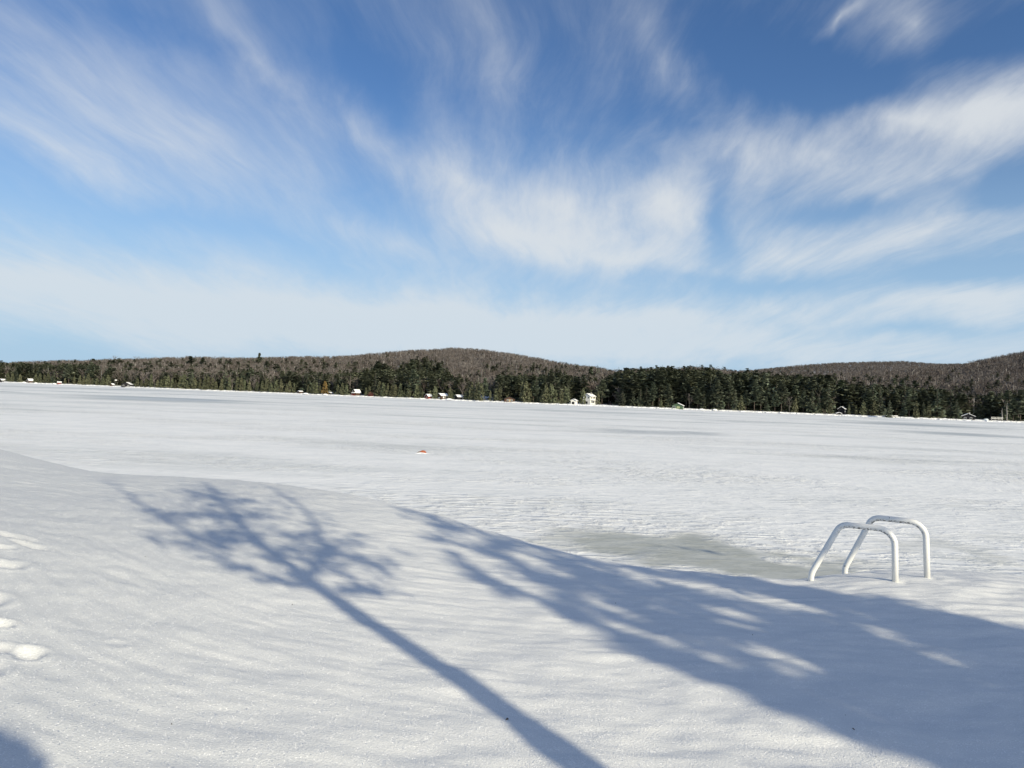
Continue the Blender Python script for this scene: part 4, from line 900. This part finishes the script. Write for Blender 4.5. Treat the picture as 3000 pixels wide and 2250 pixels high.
while yv < 2650:
    stepv = 9+(yv-1470)*.018
    xv = 1150.0+r6.random()*20
    while xv < 3560:
        ux, vx = xv+r6.normal()*5, yv+r6.normal()*3
        stepx = 15+(yv-1470)*.012
        xv += stepx
        if not inpoly(ux, vx, mask_poly): continue
        zx, zy = (ux-1100)/.859, (vx-1400)/.859; hit = False
        for (hx_, hy_, a, b, an) in holes:
            ca, sa = math.cos(R(an)), math.sin(R(an)); ex = ((zx-hx_)*ca+(zy-hy_)*sa)/(a*1.3); ey = (-(zx-hx_)*sa+(zy-hy_)*ca)/(b*1.9+8)
            if ex*ex+ey*ey < 1: hit = True; break
        if hit: continue
        eg = min(abs(ux-px_)+abs(vx-py_)*2.2 for px_, py_ in edge_pts)
        if eg < 95 and perlin(ux/60.0, vx/20.0, 61) > -.04+.0032*(eg-30): continue
        if perlin(ux/95.0+.2*vx/30, vx/26.0, 62) > .36: continue
        P = ray(ux, vx, far=14)
        if P is None: continue
        P = on_relief(ux, vx, P)
        l = lat(P); k = 0 if l < 1.5 else 1 if l < 3.0 else 2
        CC[k].append(P)
    yv += stepv
extra = []
for _rail, _hi, (l0, l1) in ((near, .55, (0, 6.03)), (farr, .55, (6.33, 6.52))):
    for _ in range(520):
        q = r6.random()*(2+_hi); i_ = int(q); a_ = _rail[i_]+(_rail[i_+1]-_rail[i_])*(q-i_)+r6.normal(size=3)*np.array([.025, .025, .035])
        la = sg*(a_@side)
        if a_[2] < 1.25 or a_[2] > 2.08 or not (l0 < la < l1): continue
        extra.append(a_)
tn = ['evergreen behind the viewer shading the snow bank, nearest the bare-trunked tree', 'middle evergreen behind the viewer shading the snow bank', 'evergreen behind the viewer shading the right end of the snow bank']
for k in range(3):
    b_ = bases[k]; t = thing('shore_evergreen', tn[k], 'evergreen', b_)
    cs = [caster(0, 0, b_, r6.normal()*.45, P) for P in CC[k]]
    if not cs: continue
    arr = np.array(cs); arr = arr[arr[:, 2] > b_[2]+.2]; loc = arr-b_
    C = np.repeat(loc, 3, 0)+r6.normal(size=(len(loc)*3, 3))*.04
    if k == 1:
        ex_ = np.array([caster(0, 0, b_, r6.normal()*.3, P)-b_ for P in extra]); ob('spray', fast_mesh('spray', *leafcloud(ex_, .032, r6, .1), [M_leaf]), t)
    ob('crown', fast_mesh('crown', *leafcloud(C, .055, r6, .1), [M_leaf]), t)
    top = loc[:, 2].max()
    axis = lambda z: np.array([loc[:, 0][np.abs(loc[:, 2]-z) < .6].mean() if (np.abs(loc[:, 2]-z) < .6).any() else 0, loc[:, 1][np.abs(loc[:, 2]-z) < .6].mean() if (np.abs(loc[:, 2]-z) < .6).any() else 0, z])
    zs = np.linspace(0.8, top*.96, 7); tr = [np.array([0, 0, -.3])]+[axis(z) for z in zs]
    MB().tube(tr, list(np.linspace(.16, .02, len(tr))), 9).build('trunk', M_bark2, t, True)
    for _ in range(26):
        e = loc[r6.integers(len(loc))]; zs_ = max(.3, e[2]-.5*r6.random()); s_ = axis(zs_) if zs_ > .8 else np.array([0, 0, zs_])
        MB().tube([s_, (s_+e)/2+np.array([0, 0, .1]), e], [.03, .02, .008], 5).build('branch', M_bark2, t)
# added unseen foliage on a stem, shaped to throw the dark corner patch
P = ray(-30, 2200); b4 = P+hS*6.2; b4[2] = float(H0(np.array([b4[0]]), np.array([b4[1]]))[0])
t = thing('corner_shadow_caster', 'added unseen foliage behind the viewer shaped to cast the corner shadow', 'cedar', b4)
r7 = np.random.default_rng(9); C = []
for _ in range(3400):
    q = min(1.5, abs(r7.normal())*.62); a = r7.random()*6.283; uu_ = -95+130*q*math.cos(a); vv_ = 2315+120*q*math.sin(a)
    c = caster(uu_, vv_, b4, r7.normal()*.15, ray(uu_, vv_))
    C.append(c-b4)
C = np.array(C); ob('crown', fast_mesh('crown', *leafcloud(C, .05, r7, .1), [M_leaf]), t)
MB().tube([(0, 0, -.2), (C[:, 0].mean()*.6, C[:, 1].mean()*.6, C[:, 2].mean()*.6), tuple(C.mean(0))], [.09, .07, .02], 9).build('trunk', M_bark2, t, True)

# ------------------------------------------------------------------ debris on the snow
TWS = .55
tw = [(1485, 2112, .05, .014), (2205, 1862, .035, .008), (2362, 1884, .012, .008), (2452, 1878, .012, .007), (2563, 1861, .012, .006), (2378, 2107, .018, .006), (2477, 2098, .015, .007), (2500, 2138, .03, .008), (2068, 1978, .02, .005), (1840, 2003, .025, .004), (2566, 2220, .03, .006),
      (1803, 1768, .012, .007), (1453, 1561, .012, .008), (557, 1534, .012, .007), (744, 1573, .012, .007), (900, 1651, .014, .008), (503, 2123, .02, .006), (1010, 2121, .016, .007), (856, 1772, .014, .006), (944, 1889, .014, .006), (2190, 1680, .012, .006), (425, 1632, .03, .004), (2760, 1992, .015, .006), (2873, 1982, .015, .006)]
names = ['on the trunk shadow', 'in the wide shade']
for k, (u_, v_, L, rr) in enumerate(tw):
    P = ray(u_, v_, H); L *= TWS; rr *= TWS
    if P is None: continue
    a = random.random()*3.14; d = np.array([math.cos(a)*L/2, math.sin(a)*L/2, 0]); n_ = np.array([0, 0, rr*.5])
    _i = sorted(q[0] for q in tw[2:]).index(u_) if k > 1 else 0
    lbl = {0: 'dark curled twig lying on the long trunk shadow', 1: 'largest dark twig in the wide blue shade'}.get(k, f'tiny dark bark chip on snow, {ORD[_i]} from the left')
    o = MB().tube([-d, d*.2+np.array([0, 0, rr*.8]), d], [rr*.5, rr*.6, rr*.3], 6).build('twig', M_bark2, None, True, loc=P+n_, label=lbl, category='twig')
    o['group'] = 'bark chips scattered on the snow'
